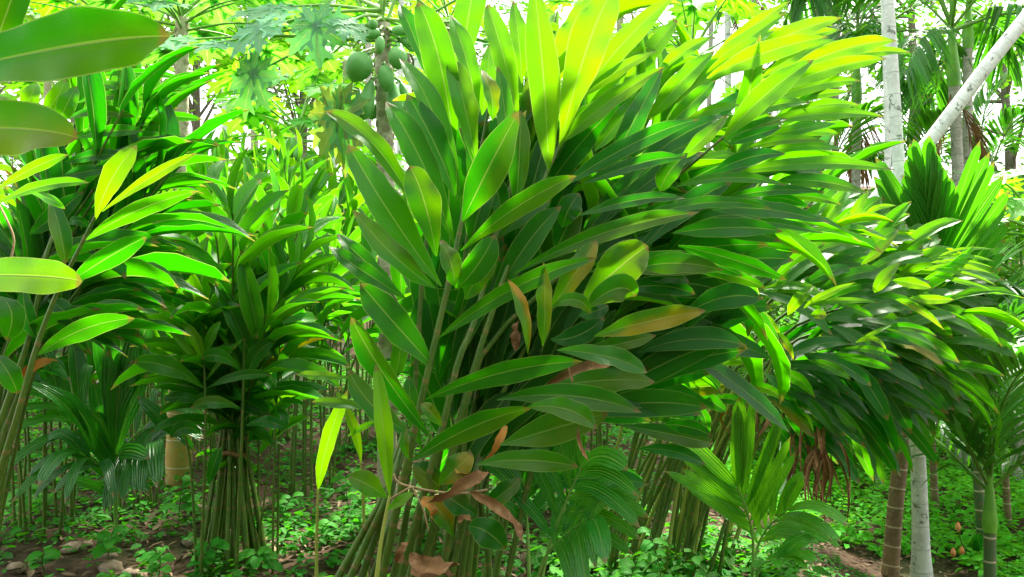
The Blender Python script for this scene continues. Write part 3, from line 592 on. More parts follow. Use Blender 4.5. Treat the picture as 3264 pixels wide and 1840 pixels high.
RCL = [
 ('E', 210,960, 260,780, 100,640, 0,0,0,0,0,0,0), ('E', 95,640, 200,760, 270,930, 66, 4.05,3.98, 15, .55,.35,.6), ('E', 150,665, 270,770, 335,850, 60, 4.08,4.0, 15, .5,.45,.6),
 ('E', 300,830, 370,890, 415,990, 45, 4.0,3.96, 15, .5,.5,.6), ('E', 300,1060, 430,1090, 538,1205, 70, 4.05,4.0, -10, .2,0,.8), ('E', 500,990, 640,1030, 742,1105, 55, 4.05,4.0, 10, .25,0,.7),
 ('E', 640,950, 820,990, 985,1045, 58, 4.05,4.0, -10, .15,0,.8), ('E', 700,920, 880,930, 1025,975, 45, 4.05,4.02, 10, .3,0,.7), ('E', 770,885, 880,830, 978,785, 24, 4.05,4.0, 20, .9,0,.8),
 ('E', 770,888, 890,870, 950,960, 28, 4.05,4.02, 20, .8,0,.8), ('E', 380,730, 440,640, 533,560, 72, 4.1,4.1, 10, .7,.1,.7), ('E', 470,690, 590,615, 770,540, 45, 4.1,4.1, 15, .9,0,.7),
 ('E', 480,680, 690,645, 908,658, 36, 4.08,4.05, 20, .6,0,.6), ('E', 940,800, 1090,800, 1238,852, 55, 4.15,4.1, 10, .1,0,.6), ('E', 1000,640, 1130,690, 1280,815, 45, 4.1,4.1, 10, .4,.25,.6),
 ('E', 1080,630, 1210,640, 1335,640, 55, 4.12,4.1, 10, .6,.05,.9), ('E', 630,650, 760,690, 880,745, 45, 4.15,4.1, 20, .2,0,.6), ('E', 510,730, 560,725, 605,735, 60, 4.1,4.1, 15, .5,.3,.4),
 ('E', 880,600, 930,520, 1030,420, 75, 4.2,4.2, 10, .6,.1,.5), ('E', 800,440, 900,360, 1010,255, 50, 4.25,4.25, 15, .6,.2,.6), ('E', 980,530, 1090,545, 1205,572, 65, 4.2,4.15, 10, .5,.1,.6),
 ('E', 1250,390, 1400,350, 1570,352, 24, 4.4,4.45, 20, .8,0,.7), ('E', 1240,400, 1400,390, 1570,422, 26, 4.4,4.4, 20, .8,0,.7), ('E', 1200,430, 1380,420, 1560,458, 30, 4.4,4.4, 20, .7,0,.7),
 ('E', 1180,460, 1370,445, 1555,492, 28, 4.4,4.4, 20, .7,0,.7), ('E', 1150,470, 1370,485, 1585,562, 30, 4.38,4.4, 20, .7,0,.7), ('E', 1210,500, 1400,540, 1585,600, 28, 4.38,4.4, 20, .6,0,.7),
 ('E', 730,190, 790,100, 848,5, 55, 4.5,4.5, 10, .85,0,.8), ('E', 830,150, 900,110, 1008,100, 32, 4.5,4.5, 10, .9,0,.8), ('E', 620,280, 730,210, 800,170, 40, 4.5,4.5, 15, .9,0,.8),
 ('E', 0,570, 160,620, 170,630, 0,0,0,0,0,0,0), ('E', 240,650, 370,510, 470,440, 45, 4.3,4.3, 10, .3,0,.6), ('E', 60,400, 220,410, 380,520, 0,0,0,0,0,0,0),
 ('E', 130,1140, 260,1150, 362,1228, 60, 4.1,4.05, -15, .1,0,.6), ('E', 480,1200, 560,1290, 668,1430, 70, 4.1,4.1, 10, .05,0,.5), ('E', 640,1240, 720,1330, 830,1440, 60, 4.1,4.1, 10, .15,0,.5),
]
rstem = rcanes[3]
RCL += [
 ('D',1100,900,1250,880,1392,858, 75, 4.1,4.05, 15, .4,.45,.5), ('D',1080,960,1210,925,1335,945, 90, 4.12,4.1, 15, .25,.1,.5), ('D',1190,1000,1330,1000,1456,985, 90, 4.1,4.05, 10, .35,.5,.5), ('D',1060,1085,1230,1060,1395,1080, 75, 4.15,4.1, 20, .05,0,.5),
 ('D',1340,1060,1450,1060,1558,1085, 50, 4.2,4.15, 15, .1,0,.6), ('D',1275,1085,1330,1140,1352,1255, 50, 4.05,4.05, 10, .1,0,.5), ('D',1150,700,1340,690,1535,690, 80, 4.2,4.15, 20, .05,0,.4), ('D',1160,655,1370,660,1560,682, 60, 4.25,4.2, 15, .15,0,.7),
 ('D',1240,600,1410,560,1580,550, 75, 4.3,4.25, 10, .3,0,.6), ('D',1300,795,1410,785,1528,790, 45, 4.1,4.05, 15, .6,0,.7), ('D',1400,890,1500,865,1602,870, 50, 4.1,4.1, 15, .3,0,.6), ('D',1080,1010,1200,1040,1330,1085, 80, 4.2,4.2, 15, .0,0,.4),
 ('D',1160,840,1300,820,1440,900, 70, 4.15,4.1, 15, .0,0,.4), ('D',1100,780,1220,770,1400,800, 70, 4.3,4.3, 10, .0,0,.3), ('D',1050,1150,1200,1160,1350,1190, 80, 4.3,4.3, 10, .0,0,.3), ('D',1240,1010,1350,1060,1450,1130, 60, 4.15,4.1, 15, .1,0,.5),
 ('D',1100,560,1130,680,1130,830, 70, 4.3,4.3, 10, .0,0,.4), ('D',1120,720,1230,600,1290,540, 60, 4.35,4.35, 10, .1,0,.4), ('D',1200,500,1350,470,1500,500, 70, 4.35,4.3, 10, .1,0,.5), ('D',960,1180,1080,1130,1200,1120, 90, 4.3,4.3, 10, 0,0,.3)]
traced(rc, RB, lambda *a: rstem, RCL, M_CARD, nl=10)
for k in range(44):     # withered leaves hanging below it
    u = r_.gauss(2058, 32) if k < 34 else r_.uniform(1830, 1990); Y = r_.uniform(4.1, 4.4)
    v0 = r_.uniform(1050, 1150) if k < 34 else r_.uniform(1010, 1050); ln = r_.uniform(90, 190) if k < 34 else r_.uniform(40, 80)
    a = P(u, v0, Y); e = P(u + r_.uniform(-40, 40), v0 + ln, Y + r_.uniform(-.1, .1)); mm = (a + e) / 2 + np.array([r_.uniform(-.05, .05), r_.uniform(-.05, .05), .02])
    ribbon(rc, RB, (a, mm, e), r_.uniform(.018, .042), M_DRY if r_.random() < .9 else M_ORANGE, n=(r_.uniform(-.7, .7), -1, 0), twist=r_.uniform(-4, 4), seed=k, nl=8)

# ---- clump at the left edge and the leaves hanging in close to the camera
LB = np.array([*P(-40, 1500, 3.1)[:2], 0.]); LB[2] = ground_z(LB[0], LB[1])
lc = thing('cardamom_clump', LB, 'dark dense cardamom clump at the left edge with long leaves pointing right', 'plant', 'cardamom clumps')
LS = stem_px(lc, LB, [('Y', -60, 1100, 2.75), ('Y', 30, 830, 2.72), ('Y', 110, 560, 2.7), ('Y', 185, 290, 2.7), ('Y', 280, 40, 2.7), ('Z', 400, 1250, 2.7), ('Z', 480, 1090, 2.7)], .0125, .005)
LS2 = stem_px(lc, LB, [('Y', -80, 900, 2.9), ('Y', 40, 560, 2.9), ('Y', 160, 200, 2.9), ('Z', 230, 1300, 2.9), ('Z', 300, 1100, 2.95)], .012, .006)
LEFT = [
 ('Z', 480,1105, 560,905, 690,728, 105, 2.7,2.7, 10, .75,.05,.6), ('Z', 515,1065, 740,905, 990,768, 52, 2.72,2.75, 15, .8,0,.6), ('Z', 430,1210, 690,1060,1002,960, 80, 2.7,2.65, -10, .2,0,.7),
 ('Z', 345,1425, 560,1285, 738,1193, 105, 2.68,2.6, -10, .05,0,.65), ('Y', 190,335, 420,205, 680,150, 95, 2.68,2.6, -15, .15,0,.7), ('Y', 240,60, 320,110, 382,195, 95, 2.95,2.9, -30, .0,0,1),
 ('Z', 640,592, 820,582,1024,602, 48, 3.2,3.2, 20, .1,0,.6), ('Z', 470,388, 710,365, 935,402, 34, 3.3,3.3, 20, .05,0,.3), ('Z', 590,695, 740,688, 876,702, 45, 3.1,3.1, 20, .0,0,.4),
 ('Z', 510,665, 650,618, 785,622, 45, 3.15,3.1, 20, .15,0,.6), ('Z', 690,485, 840,445, 985,440, 30, 3.3,3.3, 20, .05,0,.4), ('Z', 550,525, 740,515, 895,548, 48, 3.2,3.2, 20, .1,0,.4),
 ('Z', -20,955, 170,845, 345,778, 56, 2.6,2.55, 10, .5,0,.6), ('Z', -20,1025, 220,935, 452,920, 56, 2.6,2.55, 20, .4,0,.6), ('Z', 150,970, 250,1000, 328,1052, 44, 2.58,2.5, -20, .2,0,.8),
 ('Z', 290,630, 335,530, 387,435, 85, 2.9,2.9, 10, .25,0,.4), ('Z', 60,590, 140,560, 235,542, 45, 2.9,2.9, 20, .75,0,.6), ('Z', -20,480, 60,520, 90,640, 60, 2.8,2.8, 10, .5,.2,.6),
 ('Z', 120,620, 150,500, 190,420, 80, 3.0,3.0, 10, .6,0,.6), ('Z', 200,600, 280,500, 330,400, 80, 3.1,3.1, 10, .5,0,.5), ('Z', 330,820, 500,780, 690,800, 60, 3.0,3.0, 20, .0,0,.25),
 ('Z', 330,600, 500,560, 680,590, 55, 3.05,3.05, 20, .05,0,.3), ('Z', 380,520, 560,480, 740,500, 50, 3.1,3.1, 20, .05,0,.3), ('Z', 350,700, 560,660, 720,660, 55, 3.0,3.0, 20, .05,0,.25),
 ('Z', 300,920, 400,870, 560,850, 60, 2.95,2.95, 20, .0,0,.2), ('Z', 150,1180, 280,1080, 420,960, 90, 2.95,2.95, 10, .0,0,.25), ('Z', 250,1000, 300,1150, 330,1330, 90, 2.85,2.8, 10, .05,0,.35),
 ('Z', 480,420, 600,440, 720,500, 45, 3.2,3.2, 20, .2,0,.5), ('Y', 0,40, 60,130, 30,260, 110, 2.8,2.8, 10, .1,0,.4), ('Y', -30,330, 40,420, 90,530, 100, 2.75,2.75, 10, .1,0,.45),
 ('Y', 180,250, 130,130, 120,0, 80, 2.9,2.9, 10, .0,0,.4), ('Y', 440,40, 520,160, 600,320, 80, 3.4,3.4, -10, .1,0,.55), ('Z', 340,1130, 390,1110, 460,1150, 45, 2.9,2.9, 10, .0,0,.6),
]
traced(lc, LB, lambda i, *a: LS if i < 6 else LS2, LEFT, M_CARD, nl=12)
r_ = random.Random(9); budget = [210]
for k in range(26):
    q = k / 25; Y = r_.uniform(2.95, 3.7)
    tip = P(150 + 250 * math.sin(math.pi * (.15 + .8 * q)) + r_.uniform(-50, 50), 190 + 430 * q + r_.uniform(-30, 30), Y)
    b = P(r_.uniform(-260, -20), 1480, Y); b[2] = ground_z(b[0], b[1]) - .03
    m2 = b * .4 + tip * .6 + np.array([-.15, 0, .12])
    cane(lc, LB, [b, b * .7 + tip * .3 + np.array([-.12, 0, .05]), m2, tip], .012, 8, .5 + .26 * q, .44, .075, (r_.uniform(-.4, .4), -1, r_.uniform(-.1, .5)), LV_C, young=.04, tint=.15, gloss_up=.4, r_=r_, budget=budget, nmix=.4, vsel=(0, 1, 5, 7, 9))  # low tint puts the shade on this clump into its leaf colour
ribbon(lc, LB, [Q('Y', 290, 365, 3.0), Q('Y', 180, 385, 2.95), Q('Y', 60, 470, 2.95)], .06, M_ORANGE, seed=3)
v, f, uv = tube(curve([Q('Z', -10, 1020, 2.6), Q('Z', 40, 1120, 2.58), Q('Z', 70, 1210, 2.58), Q('Z', 50, 1320, 2.58)], 10), .0035, 5); mk('dry_tendril', v, f, M_STRING, lc, uv, org=LB)

NB = np.array([*P(-420, 1500, 1.25)[:2], 0.]); NB[2] = ground_z(NB[0], NB[1])
nc = thing('cardamom_clump', NB, 'nearest cardamom plant, big rimmed leaves reaching in from the left edge', 'plant', 'cardamom clumps')
NS = mk('cane', *tube(curve([NB - [0, 0, .02], P(-330, 900, 1.25), P(-260, 300, 1.22), P(-200, -200, 1.2)], 14), np.linspace(.016, .008, 14), 8)[:2], M_CANE, nc, org=NB)
traced(nc, NB, lambda *a: NS, [
 ('S', -230,205, 150,120, 428,92, 150, 1.2,1.05, 12, .06,0,.4), ('S', -280,330, 10,322, 197,348, 122, 1.2,1.08, 10, .25,.22,.3), ('S', -280,700, 20,692, 207,708, 80, 1.2,1.05, 15, .5,.1,.5),
 ('S', 70,-120, 25,10, -12,112, 80, 1.3,1.3, 10, .1,0,.35), ('S', -200,60, -60,40, 60,-60, 90, 1.35,1.4, 10, .3,0,.4), ('S', -240,500, -140,470, -20,430, 90, 1.3,1.3, 10, .3,0,.5)], M_CARD, nl=24)
SV = np.array(sv)  # unseen upper leaves added towards the sun to shade the near leaves
for k, (a, m_, e, w, off) in enumerate((((-230, 205), (150, 120), (470, 85), .13, .46), ((-280, 300), (20, 290), (300, 320), .12, .62), ((-230, 230), (120, 190), (430, 150), .11, .70), ((-200, 120), (120, 70), (420, 40), .10, .60))):
    v, f, uv = blade(P(*a, 1.2) + SV * off, P(*m_, 1.12) + SV * off, P(*e, 1.06) + SV * off, w, SV + [0, 0, .4], nl=16, nw=6, seed=k + 5); mk('leaf', v, f, M_CARD, NS, uv, color=(0, 0, .4), org=NB)

# ---- the row of clumps behind, at the left
MID = [ # u, distance, height, canes, leaves, young, lean, label
 (585, 4.55, 2.00, 12, 11, .22, .00, 'cardamom clump tied round the waist into a tight sheaf of bare canes'),
 (780, 6.2, 2.35, 8, 10, .30, .05, 'leafy cardamom clump just left of the papaya trunk with the big fruits'),
 (330, 5.7, 2.30, 9, 10, .25, .05, 'cardamom clump between the dark left edge clump and the ochre papaya trunk'),
 (520, 6.9, 2.60, 8, 10, .35, .0, 'cardamom clump right of the ochre papaya trunk, behind the tied sheaf'),
 (880, 7.6, 2.60, 8, 9, .35, .0, 'cardamom clump right behind the fruiting papaya trunk'),
 (680, 7.8, 2.75, 8, 9, .42, .02, 'cardamom clump below the small distant papaya crown'),
 (400, 8.4, 2.70, 8, 9, .42, .0, 'cardamom clump left of the scarred papaya trunk, well behind'),
 (585, 9.2, 2.75, 8, 9, .5, .0, 'pale yellow green cardamom clump with a flower spike, deep in the row'),
 (780, 9.6, 2.8, 8, 9, .5, .0, 'pale yellow green cardamom clump under the wilted papaya leaf'),
 (930, 10.4, 2.7, 7, 8, .45, .0, 'distant cardamom clump between two papaya trunks by the centre'),
 (470, 11.2, 2.9, 7, 8, .55, .0, 'far pale cardamom clump beside the scarred papaya trunk'),
 (680, 11.8, 2.95, 7, 8, .55, .0, 'farthest pale cardamom clump in the middle of the row'),
 (250, 7.2, 2.5, 8, 9, .3, .0, 'cardamom clump half hidden behind the dark left edge leaves'),
 (1060, 8.6, 2.5, 7, 8, .3, .0, 'cardamom clump right of the fruiting papaya trunk, far behind the central clump'),
 (1230, 5.3, 1.9, 9, 10, .05, .0, 'shaded cardamom clump seen through the canes of the central clump'),
 (1480, 6.0, 2.0, 9, 10, .08, .0, 'shaded cardamom clump between the canes of the two big right hand clumps'),
 (110, 5.2, 1.9, 9, 10, .05, .0, 'shaded cardamom clump with bare canes behind the dark left seedling'),
]
for k, (u, Y, H, nc_, nl_, yg, lean, lab) in enumerate(MID):
    r_ = random.Random(100 + k)
    X = (u - 1288) / F * Y; o = np.array([X, Y, float(ground_z(X, Y))])
    t = thing('cardamom_clump', o, lab, 'plant', 'cardamom clumps')
    nc_ += 3
    for c in range(nc_):
        a = 2 * math.pi * (c + r_.uniform(-.3, .3)) / nc_; h = H * r_.uniform(.68, 1.04); sp = r_.uniform(.15, .62) * (.55 if k == 0 else 1)
        if k == 0: b = o + np.array([math.cos(a) * .16, math.sin(a) * .12, -.02]); m1 = o + np.array([math.cos(a) * .05, math.sin(a) * .05, .66])
        else: b = o + np.array([math.cos(a) * .15, math.sin(a) * .15, -.02]); m1 = o + np.array([math.cos(a) * sp * .4, math.sin(a) * sp * .4, h * .42])
        m2 = o + np.array([math.cos(a) * sp * .7 + lean, math.sin(a) * sp * .7, h * .72]); e = o + np.array([math.cos(a) * sp * 1.3 + lean * 2, math.sin(a) * sp * 1.3, h * .98])
        cane(t, o, [b, m1, m2, e], .0105, nl_, .42 if k else .40, .44, .10, (math.sin(a) + r_.gauss(0, .5), -math.cos(a) + r_.gauss(0, .5), 0), LV_F, young=yg * r_.uniform(.4, 1.5), spread=(66, 22), tint=.6, gloss_up=.5, r_=r_, sides=5, twist_roll=45, nmix=.3, vsel=(0, 1, 2, 3, 5, 6, 7, 9))
    if k == 0:
        for c in range(16):
            a = r_.uniform(0, 6.28); b = o + np.array([math.cos(a) * .19, math.sin(a) * .14, -.02]); e = o + np.array([math.cos(a) * .05, math.sin(a) * .05, .78])
            v, f, uv = tube(curve([b, (b + e) / 2, e], 6), np.linspace(.0125, .009, 6), 6); mk('cane', v, f, M_CANE, t, uv, org=o)
        a = np.linspace(0, 2 * math.pi, 20); v, f, uv = tube(o + np.stack([np.cos(a) * .075, np.sin(a) * .075, .62 + .012 * np.sin(3 * a)], 1), .013, 6); mk('tie_band', v, f, M_DRY, t, uv, org=o)
        for c in range(7):      # loose outer canes
            b = o + np.array([r_.uniform(-.32, .3), r_.uniform(-.15, .1), -.02]); h = r_.uniform(.95, 1.35)
            cane(t, o, [b, b + [0.01, 0, h * .5], b + [r_.uniform(-.05, .05), 0, h]], .008, 6, .55, .30, .085, (r_.uniform(-1, 1), -1, 0), LV_F, young=.55 if c == 1 else .12, spread=(70, 25), tint=.6, gloss_up=.6, r_=r_, sides=5)
    if k == 0:
        f1 = stem_px(t, o, [('Y', 1015, 1330, 4.3), ('Y', 1035, 700, 4.28), ('Y', 1025, 330, 4.28)], .009, .004); f2 = stem_px(t, o, [('Y', 1190, 1380, 4.3), ('Y', 1215, 800, 4.28), ('Y', 1230, 250, 4.28)], .010, .006)
        stem_px(t, o, [('Y', 1310, 1200, 4.5), ('Y', 1345, 950, 4.5), ('Y', 1375, 710, 4.5)], .006, .004); stem_px(t, o, [('Y', 985, 1330, 4.4), ('Y', 960, 900, 4.4), ('Y', 920, 690, 4.4)], .008, .005)
        traced(t, o, lambda i, *a: f2 if i in (5, 7, 9) else f1, [('Y',1020,392,985,260,912,163, 52, 4.28,4.22, 10, .75,0,.7), ('Y',1030,345,1062,240,1112,163, 46, 4.28,4.22, 15, .75,0,.7), ('Y',1020,398,940,300,833,193, 32, 4.28,4.25, 15, .7,0,.7), ('Y',1035,465,1130,340,1225,250, 26, 4.28,4.25, 15, .6,0,.7),
          ('Y',1025,500,850,395,672,370, 88, 4.27,4.15, 20, .15,0,.6), ('Y',1205,408,1110,340,1010,352, 64, 4.25,4.15, 20, .1,0,.6), ('Y',1035,505,1200,440,1370,435, 48, 4.27,4.2, 20, .1,0,.6), ('Y',1212,605,1080,572,955,602, 58, 4.27,4.15, 25, .05,0,.6),
          ('Y',1012,572,920,548,818,556, 52, 4.3,4.25, 20, .02,0,.4), ('Y',1240,690,1350,670,1450,712, 55, 4.3,4.25, 20, .02,0,.5), ('Y',1050,985,1075,890,1112,795, 55, 4.2,4.2, 10, .0,0,.35), ('Y',1235,480,1290,330,1390,260, 75, 4.3,4.3, 10, .1,0,.5), ('Y',1010,730,930,700,855,752, 70, 4.25,4.2, 15, .0,0,.3)], M_FIELD, nl=10)
    if k in (5, 7):
        p = o + np.array([.05, -.1, H * .99]); pts = p + rng.normal(0, 1, (60, 3)) * [.02, .02, .07]
        V, Fq, uv = leaf_cloud(pts, rdir(60), rdir(60), np.full(60, .03), np.full(60, .02)); mk('flower_spike', V, Fq, M_FLOWER, t, uv, org=o, kind='stuff')

# ------------------------------------------------------------------ papaya trees
def papaya_leaf_mesh(seed, lobes=7, nl=12):
    """flat palmate leaf, lobed lobes; the stalk joins at the origin, middle lobe along +Y, upper face +Z"""
    r = np.random.default_rng(seed)
    prof = [(0, .055, 0), (.18, .075, .0), (.30, .085, .02), (.36, .20, .10), (.42, .22, .13), (.46, .095, .03), (.56, .10, .02), (.62, .17, .09), (.67, .17, .11), (.71, .07, .03), (.82, .055, .0), (1., .004, 0)]
    V, Fc, U = [], [], []; off = 0
    for i in range(lobes):
        a = (i - (lobes - 1) / 2) / ((lobes - 1) / 2) * R(150); L = 1.0 - .38 * (abs(a) / R(150)) + r.uniform(-.06, .06); w = .95 * r.uniform(.9, 1.1)
        dz = r.uniform(-.02, .02); sag = r.uniform(.10, .26); vv = []
        for (s, hw, ad) in prof:
            for x in (-1, -.5, 0, .5, 1):
                y = (s + ad * abs(x)) * L; q = x * hw * 1.9 * w * L * (1 + .12 * math.sin(i * 3 + x + s * 9)); z = -sag * (y ** 2) + .07 * abs(x) * hw * 5 * .4 + dz * y + .012 * math.sin(7 * s + i) - (.004 * i % .012) * (1 - s)
                vv.append((q * math.cos(a) + y * math.sin(a), y * math.cos(a) - q * math.sin(a), z)); U.append((x * .5 + .5, s))
        V += vv; Fc.append(grid_faces(len(prof) - 1, 4) + off); off += len(vv)
    return np.array(V), np.concatenate(Fc), np.array(U)
PV = []
for k in range(4):
    me = mesh_of('leaf_blade', *papaya_leaf_mesh(k)); me.materials.append(M_PAPA); PV.append(me)
def papaya_leaf(t, org, root, centre, n, d, size, yg=.2, wi=0, tint=.5, r0=.016, var=0, sag=.0, blade_parent_petiole=True):
    mid = (root + centre) / 2 + np.array([0, 0, sag])
    v, f, uv = tube(curve([root, mid, centre], 8), np.linspace(r0, r0 * .45, 8), 6)
    pe = mk('petiole', v, f, M_PETI, t, uv, org=org)
    ob('leaf_blade', PV[var % 4], pe, (yg, wi, tint), M=matrix(centre - org, d, n, size, size, size))
    return pe
def trunk_tube(t, org, pts, r0, r1, mat, n=40, sides=14, bumpy=.04, name='trunk', flare=.0):
    C = curve(pts, n); rad = (np.linspace(r0, r1, n) if flare != .35 else r1 + (r0 - r1) * np.exp(-4 * np.linspace(0, 1, n))) * (1 + bumpy * np.sin(np.arange(n) * 2.1) * np.random.default_rng(n).uniform(.3, 1, n)); rad[:4] *= 1 + flare * np.array([1, .6, .3, .1])
    v, f, uv = tube(C, rad, sides); return mk(name, v, f, mat, t, uv, org=org), C
def scars(trunk, C, r0, r1, org, n, z0):
    """the old leaf scars: raised rhombic plates on the bark"""
    sh = None
    for i in range(n):
        q = z0 + (1 - z0) * i / n; k = q * (len(C) - 1); a = min(int(k), len(C) - 2); p = C[a] + (C[a + 1] - C[a]) * (k - a); rr = r0 + (r1 - r0) * q
        ang = i * 2.4; d = np.array([math.cos(ang), math.sin(ang), 0]); T = nz(C[a + 1] - C[a])
        if sh is None:
            vv = np.array([(-.5, 0, 0), (-.25, .55, .10), (.25, .55, .10), (.5, 0, 0), (.28, -.45, .12), (-.28, -.45, .12), (0, .05, .30)]); ff = np.array([(0, 1, 6), (1, 2, 6), (2, 3, 6), (3, 4, 6), (4, 5, 6), (5, 0, 6)])
            sh = mesh_of('leaf_scar', vv, ff[:, ::-1]); sh.materials.append(M_SCAR)
        s = rr * 1.05
        ob('leaf_scar', sh, trunk, M=matrix(p + d * rr * .97 - org, T, d, s, s * .75, s * .5))
def fruit(t, org, top, bot, w, seed=0):
    C = np.linspace(0, 1, 13); prof = np.array([.10, .34, .50, .60, .70, .80, .90, .98, 1.0, .95, .80, .50, .06]) if seed % 2 else np.array([.12, .52, .74, .88, .96, 1., 1., .97, .91, .80, .64, .40, .05])
    pts = top[None] + (bot - top)[None] * C[:, None]; bend = nz(np.cross(bot - top, [0, 1, 0])) * np.linalg.norm(bot - top) * .05 * (1 if seed % 3 else -1)
    pts = pts + np.sin(C * math.pi)[:, None] * bend
    v, f, uv = tube(pts, prof * w, 16)
    # close the ends
    o = mk('fruit', v, f, M_FRUIT, t, uv, org=org)
    return o
PY = 5.2
pb = P(972, 1345, PY); pb[2] = ground_z(pb[0], pb[1])
pap = thing('papaya_tree', pb, 'papaya tree with a cluster of large green fruits, behind the central clump', 'tree', 'papaya trees')
tr, C = trunk_tube(pap, pb, [pb - [0, 0, .05], P(974, 1100, PY), P(976, 800, PY), P(972, 500, PY), P(968, 300, PY), P(962, 60, PY)], .062, .050, M_PTRUNK)
scars(tr, C, .062, .050, pb, 110, .22)
crown = P(962, 70, PY)
FR = [((600, 600), (430, 910), 150, 0), ((640, 880), (470, 1345), 112, 1), ((770, 720), (805, 1022), 90, 2), ((910, 515), (925, 775), 108, 4), ((745, 400), (745, 590), 54, 0), ((690, 230), (610, 300), 55, 2), ((860, 350), (1050, 350), 58, 4),
      ((950, 430), (1190, 500), 62, 0), ((870, 880), (960, 1300), 98, 3), ((960, 905), (1060, 1400), 88, 1), ((730, 330), (570, 410), 58, 2), ((930, 470), (1010, 700), 66, 0), ((700, 1150), (620, 1320), 70, 4), ((1000, 490), (1115, 575), 34, 2)]
for i, (a, b, w, s) in enumerate(FR):
    d = PY - .06 - [.10, .10, .12, .12, .14, .08, .06, .02, .04, .0, .06, .08, -.1, .02][i]
    A = Q('F', *a, d); Bq = Q('F', *b, d - .02)
    fo = fruit(pap, pb, A, Bq, pxm('F', w, d), s)
    cc = np.array([P(968, (A[2] - CAM_Z) * -F / PY + 726 - 15, PY)]); v, f, uv = tube(curve([cc[0], (cc[0] + A) / 2 + [0, 0, .02], A], 5), .010, 5); mk('fruit_stalk', v, f, M_PETI, fo, uv, org=pb)
# leaves: petiole end (photo px), distance, facing, pointing, size
PL = [((795, 62), 4.75, (-.1, -1, .35), (.1, -.2, -1), .30, .05, .9), ((655, 70), 4.85, (-.2, -.8, .8), (-.6, -.3, -.6), .30, .05, .95), ((548, 108), 5.0, (-.1, -.5, 1), (-1, -.3, -.2), .30, .08, .8), ((640, 185), 4.9, (-.4, -.8, .2), (-.45, .1, -1), .33, .25, .45),
      ((690, 20), 5.1, (-.2, -.6, .9), (-1, -.2, -.2), .34, .1, .85), ((868, 62), 4.72, (.3, -.8, .7), (.75, -.2, -.55), .20, .0, .75), ((1245, 112), 5.4, (.2, -.4, 1), (1, 0, -.2), .34, .3, .6), ((1250, 60), 5.6, (.2, -.3, 1), (1, .2, -.1), .36, .5, .6),
      ((1215, -40), 5.2, (.2, -.3, 1), (1, .2, .1), .36, .4, .6), ((1060, -230), 5.4, (0, -.3, 1), (.3, .4, .3), .36, .4, .6), ((800, -190), 5.5, (0, -.3, 1), (-.3, .4, .3), .34, .4, .6), ((735, -95), 5.7, (0, -.3, 1), (-.6, .4, .3), .34, .4, .6), ((925, -270), 5.2, (0, -.3, 1), (-.1, -.4, .3), .3, .4, .6), ((1000, -260), 5.0, (0, -.3, 1), (.1, -.4, .3), .3, .4, .6), ((430, 102), 5.1, (-.3, -.6, 1), (-1, -.2, -.2), .3, .15, .7),
      ((1120, 150), 5.9, (.2, -.3, 1), (.6, .6, -.2), .34, .5, .6), ((820, 150), 6.0, (-.2, -.4, 1), (-.6, .5, -.2), .34, .5, .5), ((1160, 160), 4.9, (.2, -.4, 1), (1, -.2, -.3), .3, .2, .6)]
for i, (uv_, Y, n, d, s, yg, ti) in enumerate(PL):
    root = crown + np.array([0, 0, random.uniform(-.10, .12)])
    papaya_leaf(pap, pb, root, P(*uv_, Y), n, d, s * (.86 if i < 6 else 1.1), yg, 0, ti, .013, i, sag=.03 if uv_[1] > 0 else -.02)
for c, n, d, s in ((P(845, 285, 5.0), (-.5, -1, .1), (.05, -.1, -1), .37), (P(850, 292, 4.97), (.7, -.9, 0), (.2, .1, -1), .36), (P(842, 290, 5.06), (-1, -.4, 0), (-.25, .1, -1), .35)):
    if s == .37: papaya_leaf(pap, pb, P(962, 210, PY), c, n, d, s * .9, .1, .3, .1, .011, 1)
    else: ob('wilted_leaf_blade', PV[2], pap.children[-1], (.25, .35, .1), M=matrix(c - pb, d, n, s * .6, s, s))

def papaya_simple(u, vb, Y, vcrown, label, r0, nleaf, mat, yg, size, seed, fruits=0, lean=0, spreadv=(.35, 1.0), out=.75, zoff=0):
    r = random.Random(seed)
    b = P(u, 900, Y); b[2] = ground_z(b[0], b[1]); top = P(u + lean, vcrown, Y)
    t = thing('papaya_tree', b, label, 'tree', 'papaya trees')
    tr, C = trunk_tube(t, b, [b - [0, 0, .05], b * .6 + top * .4, top], r0, r0 * .72, mat, n=26, sides=10)
    if Y < 7: scars(tr, C, r0, r0 * .72, b, 70, .45)
    for i in range(nleaf):
        a = i * 2.4 + r.uniform(-.3, .3); el = R(-8 + 70 * (i / nleaf) ** 1.2 + r.uniform(-6, 6)); L = out * r.uniform(.8, 1.15)
        d = np.array([math.cos(a) * math.cos(el), math.sin(a) * math.cos(el), math.sin(el)])
        c = top + d * L + [0, 0, -.06 * (1 - i / nleaf)]; n = np.array([d[0] * .35, d[1] * .35, 1 - .4 * (i / nleaf)]) + np.array([r.gauss(0, .15), r.gauss(0, .15), 0])
        papaya_leaf(t, b, top + np.array([0, 0, -.10 + .18 * i / nleaf]), c, n, np.array([d[0], d[1], -.35]), size * r.uniform(.85, 1.15), min(1, max(0, yg + r.gauss(0, .12))), .5 if (i == 0 and r.random() < .5) else 0, .55, .011, i, sag=.04)
    for i in range(fruits):
        a = r.uniform(math.pi, 2 * math.pi); p = top + np.array([math.cos(a) * .10, math.sin(a) * .10, -.06 - .05 * i]); fruit(t, b, p, p + np.array([math.cos(a) * .05, 0, -.20]), .05, i)
    return t
papaya_simple(450, 1240, 6.3, 45, 'papaya tree with an ochre ringed base and scarred trunk, left of the tied sheaf', .068, 20, M_PTRUNK, .35, .34, 1, 0, 8)
foot_t = [o for o in col.objects if o.get('label', '').startswith('papaya tree with an ochre')][0]; fb = np.array(foot_t.location)
